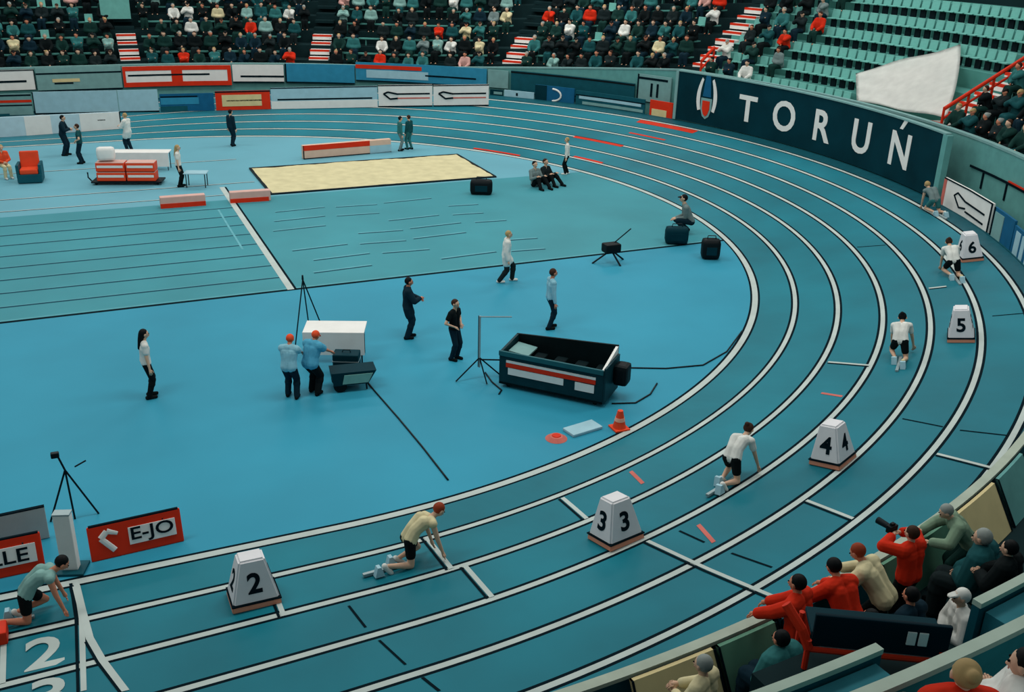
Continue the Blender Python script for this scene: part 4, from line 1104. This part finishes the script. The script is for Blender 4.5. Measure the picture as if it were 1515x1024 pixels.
# orange cone, pink marker, pale slab, bags
p = at(916, 634); root = rot_root('traffic_cone', p, 0)
bm = bmesh.new(); box(bm, (0, 0, .02), (.36, .36, .04), bev=.01); done('base', bm, ORANGE, root)
bm = bmesh.new(); cone(bm, (0, 0, .03), (0, 0, .44), .15, .06, 20); done('body', bm, ORANGE, root)
bm = bmesh.new(); cone(bm, (0, 0, .20), (0, 0, .28), .118, .1, 20); done('collar', bm, mat('pale_orange', '#e8a890'), root)
tag(root, 'small orange cone at the inner lane line beside the black bin', 'cone')
p = at(823, 649); root = rot_root('marker_disc', p, 0)
bm = bmesh.new(); cone(bm, (0, 0, .003), (0, 0, .07), .24, .14, 20); done('dish', bm, PINKP, root)
bm = bmesh.new(); cone(bm, (0, 0, .07), (0, 0, .085), .10, .09, 20); done('rim', bm, RED, root)
tag(root, 'flat pink marker disc on the floor in front of the black bin', 'marker disc')
bm = bmesh.new(); box(bm, (0, 0, .035), (.8, .4, .07), bev=.02); o = done('foam_slab', bm, PALEB); o.matrix_world = pose_m(at(862, 636), A_R + .6); tag(o, 'flat pale blue slab on floor beside the pink marker disc', 'slab')
def bag(x, y, s, label, m=BLACK, ang=A_R):
    root = rot_root('sports_bag', at(x, y), ang)
    bm = bmesh.new(); box(bm, (0, 0, s[2] / 2), s, bev=min(s) * .3); done('body', bm, m, root, True)
    bm = bmesh.new(); tube(bm, [(-s[0] * .25, 0, s[2] * .9), (-s[0] * .2, 0, s[2] + .1), (s[0] * .2, 0, s[2] + .1), (s[0] * .25, 0, s[2] * .9)], .018); done('strap', bm, BLK2, root)
    bm = bmesh.new(); box(bm, (0, -s[1] / 2 + .005, s[2] * .45), (s[0] * .55, .03, s[2] * .4), bev=.01); done('pocket', bm, NAVY, root)
    tag(root, label, 'bag')
bag(712, 287, (.9, .5, .6), 'dark bag on the floor at the right end of the sand pit')
bag(1050, 382, (.62, .5, .68), 'dark square bag at the inner lane line below the squatting person')
bag(1000, 360, (.8, .5, .6), 'dark blue bag beside the squatting person', NAVY)
ap = at(903, 388); ap.z = .42
def low_cam(root, a):
    bm = bmesh.new(); box(bm, a + V((0, 0, .08)), (.55, .4, .3), bev=.06); done('housing', bm, BLACK, root)
    bm = bmesh.new(); tube(bm, [a + V((.1, .05, .2)), a + V((.75, .1, .62))], .02); done('boom', bm, BLK2, root)
tripod('floor_camera', [at(876, 390), at(918, 394), at(922, 384)], ap, 'low dark camera with a boom on short legs at the infield boundary line', 'camera', .03, low_cam)
# cables
def cable(pts, label):
    bm = bmesh.new(); P3 = [at(x, y) + V((0, 0, .012)) for x, y in pts]
    Q = []
    for i in range(len(P3) - 1):
        for k in range(6): Q.append(P3[i].lerp(P3[i + 1], k / 6))
    Q.append(P3[-1]); tube(bm, Q, .022, 6); o = done('cable', bm, BLK2, None, True); tag(o, label, 'cable')
cable([(537, 558), (555, 580), (590, 620), (625, 662), (663, 711)], 'dark cable running from the equipment cart towards the inner lane line')
cable([(930, 545), (985, 546), (1040, 541), (1075, 521), (1098, 490)], 'dark cable lying between the black bin and the bend')
cable([(905, 598), (940, 597), (962, 584), (972, 568)], 'short dark cable on the floor right of the black bin')
cable([(718, 552), (728, 566), (742, 578), (738, 584)], 'short dark cable between the thin stand and the black bin')

# ================================================================== near side: barrier, walkway, photographers, front of the near stand
def nth(x, y, r): p = onr(x, y, r, True); return math.atan2(p.y, p.x)
WZ = 1.2
TA, TB = math.radians(-97), math.radians(-47)
bm = bmesh.new(); arcbox(bm, TA, TB, ROUT + .80, 28.44, -.02, WZ, 40); struct(done('floor_walkway', bm, CONC))
bm = bmesh.new(); arcbox(bm, TA, TB, 25.50, 25.56, lambda t: bankz(t, 25.5) + .02, 1.90, 60); struct(done('trim_6', bm, DKTEAL))
bm = bmesh.new(); arcbox(bm, TA, TB, 25.46, 25.60, 1.902, 1.96, 60); struct(done('trim_7', bm, mat('coping_pale', '#a9b5a6', .6, .08)))
def back_board(p0, p1, m, h, label, lean=.42):
    """board leaning out from the barrier: top edge under the coping, foot on the walkway"""
    t0, t1 = nth(*p0, 25.62), nth(*p1, 25.62); n = 8
    bm = bmesh.new(); ra, rb, za, zb = 25.63, 25.63 + lean, 1.93, WZ + .01
    def slab(ra, za, rb, zb, th, mi):
        rows = []
        for i in range(n + 1):
            t = t0 + (t1 - t0) * i / n
            rows.append([bm.verts.new(pt(t, r, z)) for r, z in ((ra, za), (rb, zb), (rb + th, zb), (ra + th, za))])
        for i in range(n):
            for k in range(4): bm.faces.new((rows[i][k], rows[i][(k + 1) % 4], rows[i + 1][(k + 1) % 4], rows[i + 1][k]))
        bm.faces.new(rows[0]); bm.faces.new(rows[-1][::-1])
    slab(ra, za, rb, zb, .05, 0); o = done('leaning_board', bm, m)
    for q0, q1 in ((t0, t0 + .0012), (t1 - .0012, t1)):
        bm = bmesh.new(); rows = [[bm.verts.new(pt(q, r, z)) for r, z in ((ra, za), (rb, zb), (rb + .062, zb), (ra + .062, za))] for q in (q0, q1)]
        for k in range(4): bm.faces.new((rows[0][k], rows[0][(k + 1) % 4], rows[1][(k + 1) % 4], rows[1][k]))
        bm.faces.new(rows[0]); bm.faces.new(rows[1][::-1]); done('dark_trim', bm, INK, o)
    tag(o, label, 'board', 'boards leaning behind the near barrier')
back_board((928, 1026), (1052, 966), CREAM, .72, 'cream board leaning behind the near barrier at the bottom edge')
back_board((1056, 964), (1144, 915), GREEN, .72, 'green teal board leaning behind the near barrier right of the cream one')
back_board((1150, 912), (1300, 815), DKTEAL, .7, 'dark teal board leaning behind the barrier where the photographers lean', .16)
back_board((1304, 812), (1404, 757), GREEN, .7, 'green board leaning behind the near barrier beside the right cream board', .2)
back_board((1408, 755), (1468, 708), CREAM, .7, 'cream board leaning behind the near barrier towards the right picture edge')
back_board((1472, 704), (1512, 655), TEALP, .7, 'pale teal board leaning behind the near barrier at the right picture edge')

INW = lambda p: math.atan2(-p.y, -p.x)
def near_person(x, y, r, key, fn, look, label, turn=0.0, kw=None, s=1.0, z=WZ):
    p = onr(x, y, r, True); p.z = z
    return place_person(pm(key, fn, **(kw or {})), pose_m(p, INW(p) + turn) @ Matrix.Scale(s, 4), look, label)
KW = dict(T, loose=.03)
near_person(1192, 862, 26.12, 'n_reach', lambda: P_stand('reach', .12), dict(top=CL['red'], bottom=CL['black'], hair=HAIRS[0], skin=SKIN2), 'dark-haired photographer in red jacket reaching over the barrier, left end of the bench', .3, KW)
near_person(1252, 885, 26.15, 'n_bend', lambda: P_bend(.7, .04), dict(top=CL['red'], bottom=CL['black'], hair=HAIRS[0], skin=SKIN2), 'photographer with red back bending over the barrier beside the cream-shirted one', -.15, KW)
near_person(1304, 838, 26.10, 'n_bend2', lambda: P_bend(.85, .06), dict(top=CL['cream'], bottom=CL['black'], hair=HAIRS[4], skin=SKIN2), 'auburn-haired photographer in cream shirt leaning far forward', .25, KW)
near_person(1352, 815, 26.12, 'n_cam', lambda: P_stand('up', .1), dict(top=CL['red'], bottom=CL['black'], hair=HAIRS[1], skin=SKIN), 'photographer in red sleeves raising a camera at the barrier', -.1, KW, .93)
near_person(1424, 800, 26.12, 'n_bend2', None, dict(top=mat('cloth_sage', '#78917a', .85, .12, 6), bottom=CL['green'], hair=HAIRS[3], skin=SKIN), 'photographer in sage green coat leaning along the barrier', .75, KW, .95)
near_person(1501, 812, 27.15, 'n_back', lambda: P_stand('front', .05), dict(top=CL['black'], bottom=CL['black'], hair=HAIRS[0], skin=SKIN), 'person in black jacket standing nearest the right picture edge', .1, dict(T, loose=.05), 1.0)
near_person(1450, 862, 26.72, 'n_sitb', lambda: P_sit('lap', .1), dict(top=CL['darkteal'], bottom=CL['charcoal'], hair=HAIRS[3], skin=SKIN), 'broad person in dark teal jacket seated behind the person in black', .2, dict(T, loose=.07), 1.15, WZ)
near_person(1430, 902, 27.1, 'n_sitc', lambda: P_sit('lap', .12), dict(top=CL['white'], bottom=CL['grey'], hair=CL['white'], skin=SKIN), 'person in white cap and white shirt seated beyond the right end of the bench', .9, dict(T, hair='cap', loose=.02), 1.0)
near_person(1168, 930, 26.45, 'n_sitb', None, dict(top=CL['teal'], bottom=CL['navy'], hair=HAIRS[0], skin=SKIN2), 'dark-haired person in teal jacket seated left of the red-framed bench', .1, None, 1.0)
near_person(1045, 988, 26.6, 'n_st', lambda: P_stand('front', .02), dict(top=CL['cream'], bottom=CL['grey'], hair=HAIRS[3], skin=SKIN), 'grey-haired person in cream shirt standing behind the cream panel at the bottom edge', .4, dict(T, loose=.02), .97)
# camera held by the raised-arm photographer
p = onr(1352, 815, 26.12, True); p.z = WZ; ang = INW(p) - .1; mw = pose_m(p, ang) @ Matrix.Scale(.93, 4)
root = empty('photo_camera', mw @ Matrix.Translation((.42, 0, 1.5)))
bm = bmesh.new(); box(bm, (0, 0, 0), (.09, .17, .12), bev=.015); done('body', bm, BLACK, root)
bm = bmesh.new(); cone(bm, (.04, 0, 0), (.26, 0, 0), .045, .055, 16); done('lens', bm, BLK2, root)
bm = bmesh.new(); box(bm, (0, 0, .075), (.05, .07, .04), bev=.008); done('viewfinder', bm, BLACK, root)
tag(root, 'black long-lens camera held up by the red-sleeved photographer', 'camera')
# red-framed bench with navy panel, on a low platform in a gap of the near stand wall
PZ = 3.6
pa = at(1193, 984, PZ); pb = onr(1399, 968, 28.52, True); pb.z = PZ
bm = bmesh.new(); arcbox(bm, math.atan2(pa.y, pa.x) - .02, math.atan2(pb.y, pb.x) + .012, 27.62, 28.9, WZ + .004, PZ - .004, 10); struct(done('floor_platform', bm, CONC))
d = pb - pa; L = d.length; ang = math.atan2(d.y, d.x)
nrm = V((-d.y, d.x, 0)).normalized()
root = rot_root('media_bench', pa, ang)
bm = bmesh.new(); box(bm, (L / 2, -.02, .45), (L, .05, .36), bev=.015); done('back_panel', bm, mat('bench_navy', '#03202a', .6, .2, 1.5, .05), root)
bm = bmesh.new(); box(bm, (L / 2, .22, .36), (L, .40, .05), bev=.012); done('seat', bm, NAVY, root)
bm = bmesh.new(); tube(bm, [(-.05, -.05, .235), (L, -.05, .235)], .03); done('rail', bm, RED, root)
for x in (-.03, L - .05):
    for y in (-.05, .38):
        bm = bmesh.new(); tube(bm, [(x, y, .004), (x, y, .34)], .03); done('leg', bm, RED, root)
bm = bmesh.new(); tube(bm, [(-.02, -.04, .24), (-.10, .0, .42), (-.26, .1, .62)], .05); done('arm_bar', bm, RED, root)
for u in (.715, .80):
    bm = bmesh.new(); box(bm, (L * u, -.052, .47), (L * .068, .014, .15), bev=.006); done('pale_label', bm, WHITE, root)
tag(root, 'red-framed bench with navy back panel and two pale square labels', 'bench')
for u, lab, c in ((.50, 'left of two dark-clothed people sitting low behind the red-framed bench', 'black'), (.78, 'right of two dark-clothed people sitting low behind the red-framed bench', 'navy')):
    p = onr(1305 + (u - .5) * 190, 888, 26.75, True); p.z = WZ
    place_person(pm('n_sitd', lambda: P_sit('knees', .12), **dict(T, loose=.03)), pose_m(p, INW(p)), dict(top=CL[c], bottom=CL['black'], hair=HAIRS[0], skin=SKIN2), lab)

# near stand front
TA2, TB2 = math.radians(-93), math.radians(-64)
RAILM = mat('rail_pale', '#a9bcae', .5, .08)
NT = mat('stand_near_teal', '#2f7f86', .8, .12)
G0, G1 = nth(1300, 962, 28.5), nth(1440, 912, 28.5)
for q0, q1 in ((TA2, G0), (G1, TB2)):
    bm = bmesh.new(); arcbox(bm, q0, q1, 28.46, 28.54, -.02, 4.30, 30); struct(done('wall_near_front', bm, DKTEAL))
    bm = bmesh.new(); arcbox(bm, q0, q1, 28.455, 28.55, 4.302, 4.36, 30); struct(done('trim_8', bm, RAILM))
bm = bmesh.new(); arcbox(bm, TA2, TB2, 28.92, 29.15, 3.2, 4.24, 40); arcbox(bm, TA2, G0 - .003, 28.56, 28.92, 3.2, 4.24, 30); arcbox(bm, G1 + .003, TB2, 28.56, 28.92, 3.2, 4.24, 30); struct(done('floor_gangway', bm, mat('gangway_teal', '#2c7480', .7, .12)))
bm = bmesh.new(); arcbox(bm, TA2, TB2, 29.16, 29.24, 3.9, 4.74, 40); struct(done('wall_near_parapet', bm, NT))
bm = bmesh.new(); arcbox(bm, TA2, TB2, 29.15, 29.26, 4.742, 4.80, 40); struct(done('trim_9', bm, RAILM))
bm = bmesh.new(); arcbox(bm, TA2, TB2, 29.27, 30.5, 3.6, 4.20, 40); arcbox(bm, TA2, TB2, 30.5, 31.6, 3.6, 4.7, 40); struct(done('stand_near', bm, NT))
def nspec(x, y, r, fl, key, fn, look, label, turn, kw, s=1.0):
    near_person(x, y, r, key, fn, look, label, turn, kw, s, fl)
nspec(1440, 984, 29.97, 4.28, 'n_spec', lambda: P_sit('lap', .05), dict(top=CL['red'], bottom=CL['navy'], hair=HAIRS[2], skin=SKIN), 'fair-haired spectator in red jacket in the near stand, lower right corner', -.5, dict(T, loose=.06, hair='bun'))
nspec(1532, 960, 30.05, 4.28, 'n_spec2', lambda: P_sit('cross', .0), dict(top=CL['white'], bottom=CL['navy'], hair=HAIRS[0], skin=SKIN), 'spectator in white jacket at the lower right corner of the near stand', .5, dict(T, loose=.07))
nspec(1340, 1085, 30.0, 4.22, 'n_spec', None, dict(top=CL['orange'], bottom=CL['grey'], hair=CL['cream'], skin=SKIN), 'spectator in orange jacket at the bottom edge of near stand', -.2, None)
for k, (x, y) in enumerate(((1405, 1006), (1290, 1040))):
    p = onr(x, y, 29.7, True); p.z = 4.15
    root = link('stadium_seat', SEATME); root.matrix_world = pose_m(p, INW(p)); link('backrest', BACKME, root); link('leg', LEGME, root)
    tag(root, ('empty teal seat of the near stand left of the red-jacketed spectator', 'empty teal seat of the near stand beside the orange-jacketed spectator')[k], 'seat')

# ================================================================== light
w = bpy.data.worlds.new('hall'); scene.world = w; w.use_nodes = True
bg = w.node_tree.nodes['Background']; bg.inputs[0].default_value = (0.80, 0.95, 0.97, 1); bg.inputs[1].default_value = 0.25
def lamp(x, y, z, sx, sy, pw, col=(1, .97, .92)):
    l = bpy.data.lights.new('hall_and_fill_lamp', 'AREA'); l.shape = 'RECTANGLE'; l.size = sx; l.size_y = sy; l.energy = pw; l.color = col
    o = bpy.data.objects.new('hall_and_fill_lamp', l); COL.objects.link(o); o.location = (x, y, z)
for x in (-8, 6, 20):
    for y in (-16, 0, 16):
        lamp(x, y, 17, 8, 3, 900)
for x, y in ((-4, 31), (12, 29), (26, 20), (33, 2)): lamp(x, y, 17, 8, 3, 800)  # extra unseen fill lamps, added to brighten the white sheet and the stands
lamp(14, -27, 16, 6, 3, 300)
vs = scene.view_settings; vs.view_transform = 'Standard'; vs.look = 'None'; vs.exposure = 0.0; vs.gamma = 1.0; vs.use_curve_mapping = False
